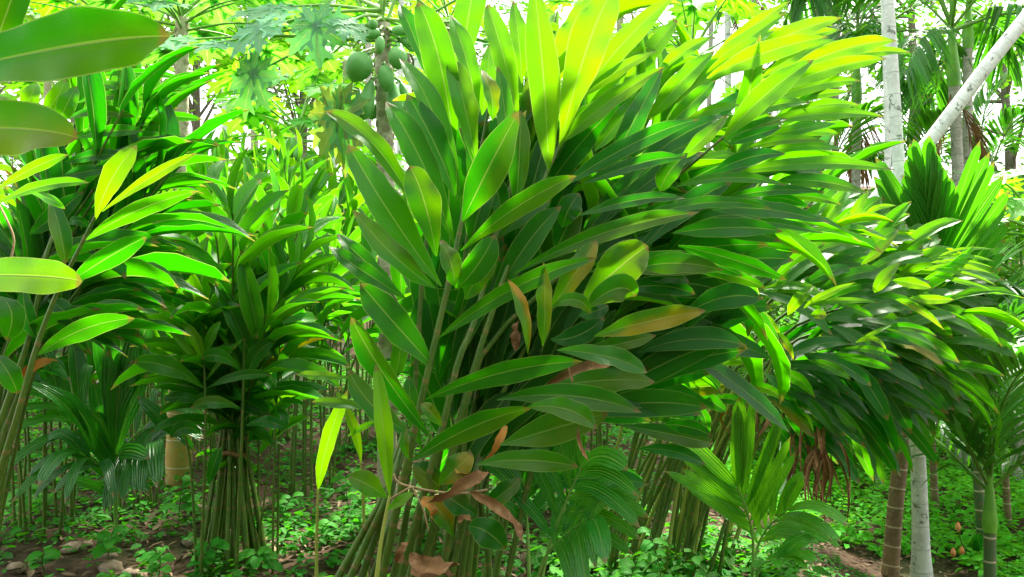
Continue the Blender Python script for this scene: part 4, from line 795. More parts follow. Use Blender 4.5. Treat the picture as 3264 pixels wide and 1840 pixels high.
v, f, uv = tube(curve([fb - [0, 0, .05], fb + [.0, 0, .3], fb + [.012, 0, .72], fb + [.015, 0, .95]], 14), np.linspace(.098, .078, 14) * (1 + .03 * np.sin(np.arange(14) * 2.3)), 14); mk('trunk_foot', v, f, M_PTRUNKY, foot_t, uv, org=fb)
papaya_simple(752, 1000, 9.0, 335, 'small distant papaya with thin radiating stalks and a few green fruits', .06, 20, M_PTRUNK, .75, .40, 2, 6, out=.95)
papaya_simple(250, 1000, 9.5, 30, 'tall papaya behind the big rimmed leaf at the upper left', .07, 22, M_PTRUNK, .8, .42, 3, 3, out=.95)
papaya_simple(640, 1000, 12., 110, 'yellow green papaya in the back row, left of the fruiting papaya', .07, 22, M_PTRUNK, .9, .46, 4, 3, out=1.05)
papaya_simple(1130, 1000, 10.5, 60, 'papaya behind the upright leaf tips of the central clump', .07, 22, M_PTRUNK, .75, .44, 5, 3, out=1.0)
papaya_simple(1740, 1000, 9.5, 150, 'pale papaya whose leaves show above the top right fan of leaves', .07, 22, M_PTRUNK, .8, .42, 6, 0, out=1.0)
papaya_simple(1560, 1000, 12.5, 20, 'tall papaya behind the top centre leaves', .07, 20, M_PTRUNK, .75, .46, 8, 0, out=1.1)
papaya_simple(2600, 900, 5.6, 560, 'low papaya at the right edge with bright yellow green leaves', .045, 16, M_ABROWN, .85, .26, 7, 0, out=.42)
papaya_simple(2590, 900, 6.6, 985, 'short yellow green papaya near the bottom right edge', .04, 14, M_ABROWN, .8, .24, 9, 0, out=.4)
papaya_simple(120, 1000, 12.5, 130, 'papaya far back at the left edge', .07, 20, M_PTRUNK, .85, .44, 10, 0, out=1.0)
papaya_simple(400, 1000, 13.5, 90, 'papaya far back between the scarred trunk and the left edge', .07, 20, M_PTRUNK, .9, .46, 11, 0, out=1.1)
papaya_simple(870, 1000, 13.5, 150, 'papaya far back, seen under the fruit cluster', .07, 20, M_PTRUNK, .85, .46, 12, 0, out=1.1)

# ------------------------------------------------------------------ palms
def frond_mesh(name, L, nleaf, ll, lw, arch, mat, hang=.5, seed=0, gap=.22, vee=55, join=True, nlb=4, tipfan=True, rw=.012):
    """an arching frond along +Y (upper face +Z); leaflets two-ranked. Returns the joined mesh"""
    r = random.Random(seed); C = curve([(0, 0, 0), (0, L * .4, arch * .55), (0, L * .75, arch * .62), (0, L, arch * .25)], 16)
    V, Fq, uv = tube(C, np.linspace(rw, rw * .25, 16), 5); Vs, Fs, Us = [V], [Fq], [uv * 0 + [.5, .5]]; off = len(V)
    for i in range(nleaf):
        for sd in (-1, 1):
            q = gap + (1 - gap) * (i + .5 * (sd > 0)) / nleaf; k = min(q, .995) * 15; a = min(int(k), 14); p = C[a] + (C[a + 1] - C[a]) * (k - a); T = nz(C[a + 1] - C[a])
            ang = R(vee * (1 - .62 * q) + r.gauss(0, 4)); l = ll * (.55 + .75 * math.sin(math.pi * min(1, .15 + .75 * q))) * r.uniform(.9, 1.1)
            d = T * math.cos(ang) + np.array([sd * math.sin(ang), 0, 0]) + np.array([0, 0, .18]); d = nz(d)
            tip = p + d * l - np.array([0, 0, hang * l * r.uniform(.6, 1.2)]); mid = p + d * l * .52 + np.array([0, 0, -.06 * hang * l])
            v, f, u = blade(p, mid, tip, lw * r.uniform(.85, 1.15), np.array([-sd * .25, 0, 1]), fold=.4, wave=0, nl=nlb, nw=2, pa=.35, pb=.4, seed=i)
            Vs.append(v); Fs.append(f + off); Us.append(u); off += len(v)
    me = mesh_of(name, np.concatenate(Vs), np.concatenate(Fs), np.concatenate(Us)); me.materials.append(mat); return me
FRD = [frond_mesh('frond', 1.0, 26, .34, .030, .30, M_PALM, hang=h, seed=k) for k, h in enumerate((.25, .5, .8))]
FRY = [frond_mesh('frond', 1.0, 22, .36, .040, .34, M_PALM, hang=h, seed=k + 20, gap=.07) for k, h in enumerate((.15, .35, .6))]
def palm(u, vbase, Y, top_px, label, r0, r1, mat, nf, FL, yg, seed, mids=(), shaft=True, el=(75, -25), dead=0, tint=.45, basez=None, Ytop=None, forced=()):
    """areca palm: ringed trunk, green shaft, crown of fronds"""
    r = random.Random(seed)
    b = P(u, vbase, Y); b[2] = ground_z(b[0], b[1]) if basez is None else basez
    top = P(*top_px, Ytop or Y); t = thing('areca_palm', b, label, 'palm', 'areca palms')
    pts = [b - [0, 0, .06]] + [P(*m) for m in mids] + [top]
    tr, C = trunk_tube(t, b, pts, r0, r1, mat, n=46, sides=12, bumpy=.012, flare=.35)
    T = nz(C[-1] - C[-3]); sl = .75 * FL / 1.4 * (.6 if FL < 1.3 else 1)
    if shaft:
        v, f, uv = tube(curve([top - T * .02, top + T * sl * .4, top + T * sl], 8), np.array([1.1, 1.25, 1.2, 1.05, .9, .75, .6, .45]) * r1, 10); mk('crownshaft', v, f, M_SHAFT, t, uv, org=b)
    root = top + T * sl * .9
    for i in range(nf):
        a = i * 2.4 + r.uniform(-.3, .3); e = R(el[0] + (el[1] - el[0]) * (i / max(1, nf - 1)) + r.uniform(-8, 8)); d = np.array([math.cos(a) * math.cos(e), math.sin(a) * math.cos(e), math.sin(e)])
        n = np.array([-math.cos(a) * math.sin(e), -math.sin(a) * math.cos(e) * 0 - math.sin(a) * math.sin(e), math.cos(e)]) if e > 0 else np.array([math.cos(a) * .3, math.sin(a) * .3, 1])
        s = FL * r.uniform(.85, 1.12)
        ob('frond', (FRY if FL < 1.3 else FRD)[min(2, int(3 * i / nf))], t, (min(1, max(0, yg + r.gauss(0, .1))), .0, tint + r.gauss(0, .1)), M=matrix(root - b - T * .1 * (i / nf), d, n, s, s, s))
    for i in range(dead):
        a = r.uniform(0, 6.28); d = np.array([math.cos(a) * .3, math.sin(a) * .3, -1]); o = ob('dead_frond', DEADF, t, M=matrix(top - b, d, (math.cos(a), math.sin(a), .3), FL * .6, FL * .7, FL * .7))
    return t, b, root
DEADF = frond_mesh('dead_frond', 1.0, 14, .3, .03, .1, M_DRY, hang=.1, seed=9, vee=25)
# the leaning white trunk, its crown above and beyond the frame
palm(1960, 1150, 7.6, (3500, -1000), 'leaning pale areca trunk crossing the upper right corner', .062, .058, M_AWHITE, 8, 1.7, .3, 1, mids=((2030, 800, 7.5), (2170, 545, 7.3), (2330, 365, 7.2), (2560, 70, 7.1), (3000, -450, 7.)), el=(60, -20))
# tall white trunk in front of it
palm(2320, 1440, 5.75, (1900, -3300), 'tall white areca trunk rising from the bare soil bank at the right', .062, .036, M_AWHITE, 8, 1.8, .3, 2, mids=((2306, 1090, 5.75), (2262, 440, 5.8), (2234, 0, 5.85), (2180, -800, 5.9)), el=(60, -25))
t2, b2, root2 = palm(2237, 1420, 5.9, (2272, 1075), 'brown ringed young areca trunk left of the white trunk, carrying a broad pleated frond', .060, .050, M_ABROWN, 3, 1.1, .3, 3, mids=((2252, 1280, 5.9), (2266, 1150, 5.9)), el=(60, 30))
# its broad pleated frond
def pleated_frond(t, org, a, e, width, n, nleaf, label=None, yg=.3, arch=(0, 0, .05), name='frond', split=.18):
    C = curve([a, (a + e) / 2 + np.array(arch), e], 18); v, f, uv = tube(C, np.linspace(.016, .004, 18), 6); st = mk(name, v, f, M_PETI, t, uv, org=org)
    L = np.linalg.norm(e - a); T0 = nz(e - a); side = nz(np.cross(T0, n))
    for i in range(nleaf):
        for sd in (-1, 1):
            q = split + (1 - split) * i / nleaf; k = min(q, .99) * 17; j = min(int(k), 16); p = C[j] + (C[j + 1] - C[j]) * (k - j); T = nz(C[j + 1] - C[j])
            ang = R(44 - 40 * i / nleaf); env = width * (.55 + .45 * math.sin(math.pi * (.1 + .75 * q))) ; l = env / max(.30, math.sin(ang)) if ang > .35 else L * .40 * (1.05 - q * .2)
            l = min(l, L * .62); d = nz(T * math.cos(ang) + side * sd * math.sin(ang)); tip = p + d * l + np.asarray(n) * -.04 * l + np.array([0, 0, -.05 * l * random.random()]); mid = p + d * l * .55 + np.asarray(n) * .02 * (-1) ** i
            v, f, uv = blade(p, mid, tip, .062 * L, np.asarray(n) + side * sd * .35 * (-1) ** i, fold=.25, wave=0, nl=8, nw=2, pa=.22, pb=.30, seed=i)
            mk('leaflet', v, f, M_SEED, st, uv, color=(yg, 0, .5), org=org)
    return st
pleated_frond(t2, b2, root2, P(2332, 500, 5.3), .36, nz(np.array([-.25, -1, .25])), 24, arch=(.06, -.1, .0), yg=.35)
palm(2212, 1295, 8.6, (2090, -2300), 'thin pale areca trunk behind the brown ringed one', .038, .030, M_AWHITE, 7, 1.6, .3, 4, mids=((2214, 900, 8.6), (2232, 300, 8.6), (2180, -900, 8.6)))
palm(2428, 1100, 11.0, (2400, 215), 'grey areca palm with a full dark crown at the upper right', .085, .070, M_AGREY, 13, 1.6, .35, 5, mids=((2412, 500, 11.),), el=(82, -40), dead=3, tint=.6)
palm(2385, 1100, 11.6, (2435, 120), 'second grey trunk beside the full crowned areca palm', .07, .060, M_AGREY, 4, 1.3, .3, 15, mids=((2428, 500, 11.6),), el=(75, -30), tint=.6)
palm(2150, 1100, 13., (2155, 255), 'dark areca palm behind the tips of the top right leaf fan', .075, .065, M_AGREY, 11, 1.6, .25, 6, el=(80, -50), dead=5, tint=.45)
palm(2085, 1100, 14., (2105, 60), 'areca palm high behind the upper right leaf fan', .075, .06, M_AGREY, 9, 1.6, .3, 7, el=(75, -50), dead=2, tint=.5)
palm(1838, 1000, 14., (1826, -420), 'slim pale trunk standing in the sky gap above the leaf fan', .06, .05, M_AWHITE, 10, 1.6, .2, 8, dead=2)
palm(1770, 1000, 18., (1800, -380), 'slimmer pale trunk left of the one in the sky gap', .06, .05, M_AGREY, 9, 1.6, .2, 16)
palm(1905, 1000, 16., (1890, -30), 'areca palm with hanging dead fronds in the sky gap', .06, .05, M_AGREY, 7, 1.5, .3, 9, dead=4)
palm(1040, 1000, 15., (1060, -420), 'pale distant trunk just right of the fruiting papaya', .07, .06, M_AWHITE, 9, 1.7, .2, 10)
palm(1000, 1000, 19., (1015, -300), 'pale distant trunk seen between papaya trunk and central clump', .07, .06, M_AWHITE, 9, 1.7, .2, 17)
palm(930, 1000, 17., (925, -330), 'distant trunk left of the fruiting papaya', .07, .06, M_AGREY, 9, 1.7, .2, 18)
palm(840, 1000, 16., (835, -400), 'pale distant trunk behind the wilted papaya leaf', .07, .06, M_AWHITE, 9, 1.7, .2, 11)
palm(575, 1000, 17., (555, -350), 'pale distant trunk behind the left papaya leaves', .07, .06, M_AWHITE, 9, 1.7, .2, 12)
palm(2354, 1390, 7.6, (2343, 1085), 'dark slender young palm stem behind the white trunk', .036, .030, M_ABROWN, 6, .8, .35, 13, el=(70, 5))
palm(2476, 1400, 6.4, (2458, 1165), 'dark green ringed areca stem near the right edge', .040, .036, M_AGREEN, 7, 1.1, .25, 14, el=(75, 0), tint=.4)
palm(2490, 1475, 5.1, (2490, 1330), 'young areca with a bright green shaft near the right edge', .036, .034, M_AGREEN, 7, 1.05, .35, 19, el=(80, 5), tint=.5)
palm(2538, 1400, 7.2, (2528, 1180), 'brown slender stem at the far right edge', .032, .028, M_ABROWN, 6, 1.0, .3, 20, el=(70, 5))
palm(2420, 1200, 9.5, (2440, 830), 'young palm with loose fronds behind the bowed clump', .05, .045, M_AGREY, 7, 1.1, .4, 21, el=(75, -35))
palm(2560, 1200, 9., (2570, 760), 'palm with fine fronds at the right edge below the low papaya', .05, .045, M_AGREY, 8, 1.15, .4, 22, el=(75, -45))
palm(2290, 1100, 12., (2300, 600), 'palm whose fronds show between the leaning trunk and the pleated frond', .06, .05, M_AGREY, 8, 1.5, .25, 23, el=(70, -45))
palm(2110, 1100, 11., (2080, 640), 'palm half hidden between the two big right clumps', .06, .05, M_AGREY, 8, 1.4, .35, 24, el=(70, -40))
palm(2500, 1200, 14., (2490, 560), 'palm far back near the right edge', .06, .05, M_AGREY, 8, 1.5, .3, 25, el=(70, -45))

# ---- areca seedlings in the foreground: every leaflet a piece
def seedling(base, fronds, label, mat=M_SEED, yg=.25, tint=.5, lw=.035):
    t = thing('areca_seedling', base, label, 'palm', 'areca seedlings')
    for k, (root, mid, tip, ll, nl_, n, vee, hang, g0) in enumerate(fronds):
        C = curve([base + [0, 0, .0], root, mid, tip], 20); v, f, uv = tube(C, np.linspace(.009, .0025, 20), 6); st = mk('frond', v, f, M_PETI, t, uv, org=base)
        n = nz(n); r = random.Random(k)
        for i in range(nl_):
            for sd in (-1, 1):
                q = g0 + (1 - g0) * (i + .35 * (sd > 0)) / nl_; kk = min(q, .985) * 19; j = min(int(kk), 18); p = C[j] + (C[j + 1] - C[j]) * (kk - j); T = nz(C[j + 1] - C[j]); side = nz(np.cross(T, n))
                ang = R(vee * (1 - .6 * i / nl_) + r.gauss(0, 3)); l = ll * (.75 + .4 * math.sin(math.pi * (.2 + .6 * i / nl_))) * r.uniform(.92, 1.08)
                d = nz(T * math.cos(ang) + side * sd * math.sin(ang) + n * .12); tp = p + d * l - np.array([0, 0, hang * l]); md = p + d * l * .5 + n * .02 - np.array([0, 0, hang * l * .15])
                last = i == nl_ - 1
                v, f, uv = blade(p, md, tp, lw * (1.5 if last else 1) * (1.9 if vee < 20 else 1) * r.uniform(.9, 1.1), n, fold=.22, wave=0, nl=8, nw=4, pa=.38, pb=.36, seed=i)
                mk('leaflet', v, f, mat, st, uv, color=(max(0, min(1, yg + r.gauss(0, .06))), 0, tint), org=base)
    return t
sb = P(1885, 1480, 4.0); sb[2] = ground_z(sb[0], sb[1])
seedling(sb, [(P(1895, 1380, 3.95), P(1880, 1290, 3.9), P(1850, 1215, 3.85), .44, 7, (-.15, -1, .5), 40, .02, .46),
              (P(1900, 1400, 4.0), P(1930, 1330, 3.95), P(1990, 1275, 3.85), .30, 6, (.1, -.9, .8), 50, .35, .45),
              (P(1910, 1430, 3.95), P(1940, 1410, 3.85), P(1985, 1395, 3.8), .16, 4, (0, -.6, 1), 50, .15, .5)],
         'bright green areca seedling with stiff split fronds on the soil bank', yg=.68, tint=.8, lw=.046)
sb = P(1330, 1500, 3.45); sb[2] = ground_z(sb[0], sb[1])
seedling(sb, [(P(1375, 1400, 3.45), P(1430, 1250, 3.4), P(1470, 1160, 3.3), .40, 6, (-.5, -.9, .7), 62, .28, .42),
              (P(1360, 1430, 3.45), P(1430, 1340, 3.35), P(1500, 1300, 3.2), .30, 5, (-.2, -.7, 1), 60, .35, .5),
              (P(1330, 1400, 3.5), P(1320, 1250, 3.55), P(1310, 1150, 3.6), .32, 5, (.2, -1, .4), 40, .3, .5)],
         'dark areca seedling with glossy drooping leaflets right of the central clump', yg=.28, tint=.75, lw=.055)
sb = P(292, 1345, 5.0); sb[2] = ground_z(sb[0], sb[1])
seedling(sb, [(P(290, 1200, 5.), P(300, 1080, 4.85), P(318, 960, 4.7), .55, 4, (-.1, -1, .2), 12, -.05, .42),
              (P(286, 1190, 5.), P(220, 1080, 4.9), P(130, 985, 4.8), .50, 5, (.3, -.8, .8), 55, .5, .5),
              (P(296, 1180, 5.), P(350, 1130, 4.9), P(400, 1110, 4.8), .34, 6, (0, -.6, 1), 70, .5, .4),
              (P(290, 1200, 5.), P(250, 1170, 4.8), P(200, 1140, 4.7), .34, 5, (0, -.6, 1), 65, .6, .4),
              (P(290, 1240, 5.), P(290, 1180, 4.9), P(300, 1130, 4.8), .36, 5, (0, -1, .4), 60, .2, .3),
              (P(296, 1160, 5.), P(400, 1040, 5.1), P(470, 960, 5.1), .45, 5, (-.3, -.8, .8), 50, .5, .5)],
         'dark areca seedling under the left clumps with a tall unsplit spear leaf', yg=.1, tint=.35, lw=.06)

sd_ = [o for o in col.objects if o.get('label', '').startswith('dark areca seedling under')][0]; so = np.array(sd_.location)
traced(sd_, so, lambda *a: sd_.children[0], [('Y',575,835,595,560,640,255, 110, 4.75,4.6, 5, .05,0,.4), ('Y',585,835,655,600,775,370, 75, 4.72,4.6, 15, .15,0,.5), ('Y',568,825,560,560,585,275, 70, 4.78,4.7, 15, .0,0,.3),
  ('Y',480,820,400,620,200,480, 75, 4.7,4.5, 15, .0,0,.3), ('Y',465,815,330,590,120,470, 60, 4.65,4.4, 25, .0,0,.35), ('Y',880,740,790,640,690,540, 70, 4.6,4.6, 10, .0,0,.2), ('Y',560,800,480,640,350,590, 30, 4.7,4.6, 10, .3,0,.4)], M_SEED, nl=12)
# ---- broad blue-green leaves with reddish flowers at the lower right
bb = P(2440, 1440, 6.3); bb[2] = ground_z(bb[0], bb[1])
bt = thing('canna_plant', bb, 'small plant with upright blue green leaves and orange buds beside the ringed stems', 'plant')
for i, (tx, ty, w) in enumerate(((2462, 1340, .07), (2445, 1355, .07), (2425, 1380, .06), (2480, 1385, .06))):
    e = P(tx, ty, 6.2); v, f, uv = blade(bb, (bb + e) / 2 + [.01, 0, .02], e, w * 1.3, (-.2, -1, .3), seed=i); mk('leaf', v, f, M_SEED, bt, uv, color=(0, 0, .9), org=bb)
for tx, ty in ((2410, 1330), (2398, 1395), (2420, 1392)):
    e = P(tx, ty, 6.2); v, f, uv = tube(curve([bb, (bb + e) / 2 + [-.02, 0, .03], e], 6), .005, 5); st = mk('flower_stalk', v, f, M_CANE, bt, uv, org=bb)
    v, f, uv = tube(np.linspace(e - [0, 0, .02], e + [0, 0, .05], 5), np.array([.006, .018, .02, .014, .002]), 8); mk('flower_bud', v, f, M_REDFL, st, uv, org=bb)

# ------------------------------------------------------------------ trees behind
def tree(u, Y, H, cr, label, seed, nleaf=5000, leaf=.17, yg=.2, r0=.16, tint=.5, low=.45, kind='broad_tree', clumps=46, lean=0, cx=1.):
    r = np.random.default_rng(seed); X = (u - 1288) / F * Y; b = np.array([X, Y, float(ground_z(X, min(Y, 70)))])
    t = thing(kind, b, label, 'tree', 'trees in the background')
    top = b + [lean, 0, H * .8]; tr, C = trunk_tube(t, b, [b - [0, 0, .1], b + [lean * .3 + r.uniform(-.2, .2), 0, H * .4], top], r0, r0 * .35, M_BARK, n=18, sides=9, bumpy=.06, flare=.4)
    cc = b + [lean, 0, H * (low + (1 - low) / 2)]; rad = np.array([cr * cx, cr, H * (1 - low) / 2])
    cen = cc + rdir(clumps, r=r) * (r.uniform(.25, 1, clumps) ** .5)[:, None] * rad
    for c in cen[:12]:
        k = r.integers(6, 17); v, f, uv = tube(curve([C[k], (C[k] + c) / 2 + [0, 0, .15], c], 6), np.linspace(r0 * .28, r0 * .06, 6), 5); mk('limb', v, f, M_BARK, tr, uv, org=b)
    ci = r.integers(0, clumps, nleaf); sz = r.uniform(.55, 1.25, clumps)[ci][:, None] * cr * .26
    p = cen[ci] + r.normal(0, 1, (nleaf, 3)) * sz * [1, 1, .6]
    d = rdir(nleaf, -.7, .4, r); n = rdir(nleaf, .2, 1, r)
    V, Fq, uv = leaf_cloud(p, d, n, r.uniform(.7, 1.3, nleaf) * leaf, r.uniform(.4, .6, nleaf) * leaf)
    mk('crown', V, Fq, M_TREE, t, uv, org=b, color=(yg, 0, tint), kind='stuff', smooth=False)
    return t
TREES = [(2290, 17, 9., 2.6, 'leafy tree behind the tall white trunk, upper right', .25, .16), (2520, 16, 7., 2.4, 'bushy tree behind the full crowned palm at the right edge', .2, .15), (2080, 20, 10., 2.6, 'tree high behind the dark areca palms', .2, .2),
         (1330, 26, 7., 2.4, 'tree behind the upright leaf tips', .35, .2), (1060, 26, 11., 3.2, 'dark tree glimpsed behind the papaya fruits', .1, .2),
         (760, 22, 8.5, 2.8, 'tree behind the small distant papaya', .4, .2), (480, 24, 11., 3.4, 'tall tree at the back, upper left', .25, .2), (180, 20, 9., 3.0, 'tree behind the upper left papayas', .45, .2), (900, 30, 12., 3.2, 'farthest tree left of centre', .3, .25), (-60, 16, 7., 2.6, 'tree at the far left edge', .4, .17)]
for i, (u, Y, H, cr, lab, yg, lf) in enumerate(TREES): tree(u, Y, H, cr, lab, 40 + i, 1300 if u > 1900 else 2800, lf, yg + .15, tint=.6)
SHR = [(2050, 9.5, 1.7, .8, 'dark bush between the bowed clump and the palms'), (2480, 12, 2.6, 1.2, 'bush behind the young ringed palms at the right'), (2300, 13, 2.8, 1.3, 'bush at the back of the green slope'), (2170, 12, 2.2, 1.0, 'bush behind the thin pale trunk'), (2600, 9.5, 2.0, 1.0, 'bush at the right edge'),
       (150, 14, 2.6, 1.5, 'bush at the end of the row, far left'), (850, 15, 2.6, 1.6, 'bush at the end of the row, behind the papaya trunk'), (480, 16, 2.8, 1.6, 'bush at the end of the row, left of its middle'), (1200, 14, 2.8, 1.5, 'bush behind the central clump'), (1700, 13, 2.6, 1.5, 'bush behind the right side of the central clump'), (1930, 15, 3.0, 1.5, 'bush between central and right clumps'),
       (-40, 11, 2.6, 1.4, 'bush at the left edge behind the dark clump'), (330, 19, 3.4, 2.0, 'bush on the rising ground far back, left'), (650, 20, 3.4, 2.2, 'bush on the rising ground behind the pale clumps'), (1010, 20, 3.6, 2.2, 'bush on the rising ground behind the fruiting papaya'), (2400, 18, 3.4, 2.0, 'bush on the rising ground behind the full crowned palm'), (30, 22, 4.2, 2.4, 'tall bush on the rising ground at the far left')]
for i, (u, Y, H, cr, lab) in enumerate(SHR): tree(u, Y, H, cr, lab, 70 + i, 3000, .11, .3, r0=.04, kind='bush', low=.02, clumps=30)['category'] = 'bush'

# ------------------------------------------------------------------ ground cover, litter, stones, weeds
def cover(name, n, xs, ys, size, hgt, yg, seed, keep=None, tint=.5, mat=M_WEED, per=6):
    r = np.random.default_rng(seed); x = r.uniform(*xs, n); y = r.uniform(*ys, n)
    if keep is not None: k = keep(x, y, r); x, y = x[k], y[k]
    h = r.uniform(.25, 1, len(x)) ** 1.5 * hgt; z = ground_z(x, y); P0 = np.stack([x, y, z], 1)
    rep = np.repeat(np.arange(len(x)), per); m = len(rep); q = np.tile(np.arange(per) / per, len(x)); a = r.uniform(0, 6.28, m)
    out = r.uniform(.15, 1., m)[:, None] * size * .9
    p = P0[rep] + np.stack([np.cos(a), np.sin(a), a * 0], 1) * out * .6 + np.stack([a * 0, a * 0, h[rep] * (.35 + .65 * q) + .012], 1)
    d = np.stack([np.cos(a), np.sin(a), r.uniform(-.45, .25, m)], 1); nn = np.stack([r.normal(0, .3, m), r.normal(0, .3, m), np.ones(m)], 1)
    l = size * r.uniform(.5, 1.25, m); V, Fq, uv = leaf_cloud(p, d, nn, l, l * r.uniform(.5, .72, m))
    o = mk(name, V, Fq, mat, None, uv, color=(yg, 0, tint), kind='stuff', smooth=False); return o
def pn(x, y): return .5 + .5 * np.sin(1.9 * x + 1.1 * np.sin(1.3 * y)) * np.sin(2.3 * y + .9 * np.sin(1.7 * x))
o = cover('ground_cover', 8000, (-5.5, 1.3), (3.4, 13.), .06, .16, .25, 1, lambda x, y, r: (r.random(len(x)) < .25 + .75 * pn(x, y)) & (np.abs(x) < y * .68)); tag(o, 'low leafy weeds scattered over the shaded brown soil at the left', 'weeds')
o = cover('ground_cover', 20000, (1.5, 10.), (5.2, 19.), .065, .22, .9, 2, lambda x, y, r: (x > 1.9 + .35 * np.sin(3 * y) - .3 * (y > 6.4)) & ((y > 6.3) | (x > 3.2)) & (np.abs(x) < y * .7), tint=.9); tag(o, 'dense bright green ground cover on the slope at the right', 'weeds')
o = cover('ground_cover', 900, (1.2, 2.6), (4.1, 5.6), .03, .05, .3, 4, lambda x, y, r: r.random(len(x)) < .5); tag(o, 'sparse tiny weeds on the bare soil bank', 'weeds')
o = cover('ground_cover', 500, (.15, 1.5), (3.5, 4.8), .07, .22, .35, 5, lambda x, y, r: r.random(len(x)) < .75); tag(o, 'taller weeds among the canes of the right clump', 'weeds')
r = np.random.default_rng(12)
def litter(n, xs, ys, seed, label, lmax=.14):
    r = np.random.default_rng(seed); x = r.uniform(*xs, n); y = r.uniform(*ys, n); p = np.stack([x, y, ground_z(x, y) + r.uniform(.012, .035, n)], 1)
    d = rdir(n, -.12, .12, r); l = r.uniform(.04, lmax, n); V, Fq, uv = leaf_cloud(p, d, rdir(n, .6, 1, r), l, l * r.uniform(.08, .4, n))
    o = mk('leaf_litter', V, Fq, M_STRAW, None, uv, kind='stuff', smooth=False); tag(o, label, 'leaf litter'); return o
litter(5000, (-5, 1.5), (3.4, 11), 1, 'fallen dry leaves and straw on the shaded soil at the left', .12); litter(1300, (1.1, 4.), (4., 7.), 2, 'dry bits of leaf on the soil bank at the right', .08)
# stones
def stone(u, v, w, label, seed):
    Y = CAM_Z * F / (v - 726); Y = min(Y, 6.5); b = P(u, v, Y); b[2] = ground_z(b[0], b[1]); rr = pxm('S', w, Y) / 2
    r = np.random.default_rng(seed); nu, nv = 10, 7; V = []
    off = r.normal(0, .13, (nv + 1, nu)); 
    for i in range(nv + 1):
        for j in range(nu):
            th = math.pi * i / nv; ph = 2 * math.pi * j / nu; q = rr * (1 + off[i, j] * math.sin(th) + .12 * math.sin(2 * ph + seed)); V.append((q * math.sin(th) * math.cos(ph) * 1.15, q * math.sin(th) * math.sin(ph), rr * .75 * math.cos(th) * (1 + off[i, 0] * .4) + rr * .35))
    Fq = np.array([(i * nu + j, i * nu + (j + 1) % nu, (i + 1) * nu + (j + 1) % nu, (i + 1) * nu + j) for i in range(nv) for j in range(nu)])[:, ::-1]
    o = mk('stone', np.array(V), Fq, M_STONE); o.location = b; tag(o, label, 'stone', 'stones on the ground')
for i, (u, v, w, lab) in enumerate(((185, 1385, 46, 'brown stone below the dark seedling, left of the pale pebble'), (218, 1374, 26, 'pale rounded pebble below the dark seedling'), (268, 1402, 42, 'reddish brown stone right of the pale pebble'), (280, 1432, 56, 'largest brown stone at the bottom, below the dark seedling'),
        (480, 1368, 40, 'tan stone beside the tied sheaf, half under weed leaves'), (575, 1352, 34, 'brown stone at the foot of the tied sheaf, left side'), (540, 1300, 38, 'dull stone behind the weeds left of the tied sheaf'), (40, 1430, 44, 'stone in the bottom left corner'), (500, 1290, 36, 'mossy stone behind the dark seedling foot'), (330, 1440, 40, 'small stone at the bottom edge, right of the largest one'))): stone(u, v, w, lab, i)
# single weeds in front
def weed(u, v, Y, h, n, size, label, seed, yg=.35):
    r = random.Random(seed); b = P(u, v, Y); b[2] = ground_z(b[0], b[1]); t = thing('weed', b, label, 'weed', 'broad leaved weeds in front')
    C = curve([b - [0, 0, .02], b + [r.uniform(-.03, .03), 0, h * .5], b + [r.uniform(-.05, .05), 0, h]], 8); v_, f, uv = tube(C, np.linspace(.004, .002, 8), 5); st = mk('stem', v_, f, M_CANE, t, uv, org=b)
    for i in range(n):
        q = .35 + .65 * (i // 2 + 1) / (n // 2 + 1); p = C[min(7, int(q * 7))]; a = r.uniform(0, 6.28) if i % 2 == 0 else a + math.pi + r.uniform(-.3, .3); l = size * r.uniform(.7, 1.15)
        d = np.array([math.cos(a), math.sin(a) * .8 - .2, r.uniform(-.1, .35)]); e = p + nz(d) * l - [0, 0, l * .25]
        v_, f, uv = blade(p, p + nz(d) * l * .5 + [0, 0, l * .05], e, l * .58, (r.gauss(0, .2), -.5, 1), fold=.2, wave=.05, nl=7, nw=4, pa=.55, pb=.6, seed=i); mk('leaf', v_, f, M_WEED, t, uv, color=(yg, 0, .7), org=b)
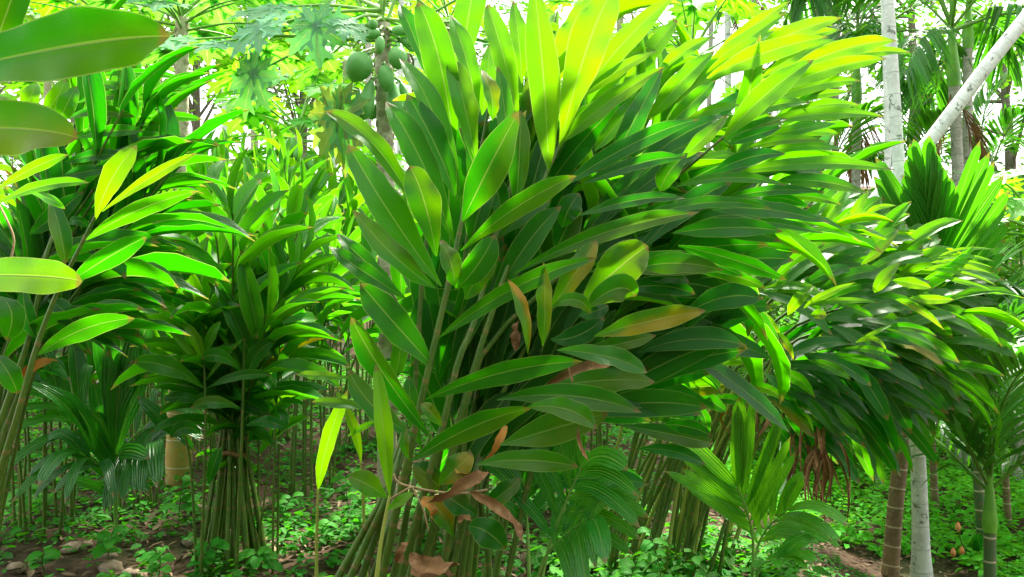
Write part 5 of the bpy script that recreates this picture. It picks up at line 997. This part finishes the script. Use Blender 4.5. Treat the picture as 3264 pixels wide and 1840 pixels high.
WD = [(985, 1480, 2.75, .30, 7, .10, 'weed with large bright leaves at the foot of the central clump'), (960, 1520, 2.7, .12, 4, .08, 'weed at the bottom edge beside the bright upright leaf'), (395, 1450, 4.4, .16, 8, .11, 'weed at the bottom edge left of the tied sheaf'), (520, 1450, 4.35, .22, 9, .10, 'weed standing against the tied sheaf'), (660, 1450, 4.4, .14, 8, .10, 'weed right of the foot of the tied sheaf'),
      (275, 1420, 4.6, .22, 8, .10, 'weed between the stones, bottom left'), (120, 1440, 4.5, .14, 8, .09, 'weed left of the stones'), (60, 1300, 5.4, .24, 9, .11, 'bright weed at the left edge below the dark clump'), (1590, 1490, 3.9, .26, 9, .08, 'weed in front of the bare canes, right of the dark glossy seedling'), (1660, 1490, 3.9, .38, 9, .08, 'tall weed in front of the bare canes of the right clump'), (1760, 1490, 3.9, .18, 8, .07, 'low weed between the bare canes and the bright seedling'),
      (450, 1330, 5.3, .30, 9, .12, 'dark weed left of the tied sheaf, behind the front weeds'), (720, 1330, 5.4, .2, 8, .09, 'weed right of the tied sheaf on the soil'), (880, 1300, 5.6, .3, 9, .09, 'weed between the tied sheaf and the papaya foot'), (2490, 1440, 5.6, .2, 8, .07, 'weed by the bright green shaft, bottom right'), (820, 1380, 4.9, .15, 8, .09, 'weed beside the thin bare stem')]
for i, w in enumerate(WD): weed(*w, 200 + i)

# unseen belt of foliage added behind the viewer to shut off the low sky
r = np.random.default_rng(77); n = 30000
cen = np.stack([r.uniform(-13, 13, 280), r.uniform(-8.5, -2.6, 280), r.uniform(.2, 8.5, 280)], 1)
p = cen[r.integers(0, 280, n)] + r.normal(0, 1, (n, 3)) * [.7, .6, .55]; p[:, 2] = np.maximum(p[:, 2], .05)
l = r.uniform(.25, .5, n); V, Fq, uv = leaf_cloud(p, rdir(n, -.7, .6, r), rdir(n, .1, 1, r), l, l * .32)
tag(mk('sky_block_foliage', V, Fq, M_TREE, None, uv, color=(.2, 0, .5), kind='stuff', smooth=False), 'unseen leafy belt added behind the viewer to block the low sky', 'foliage')
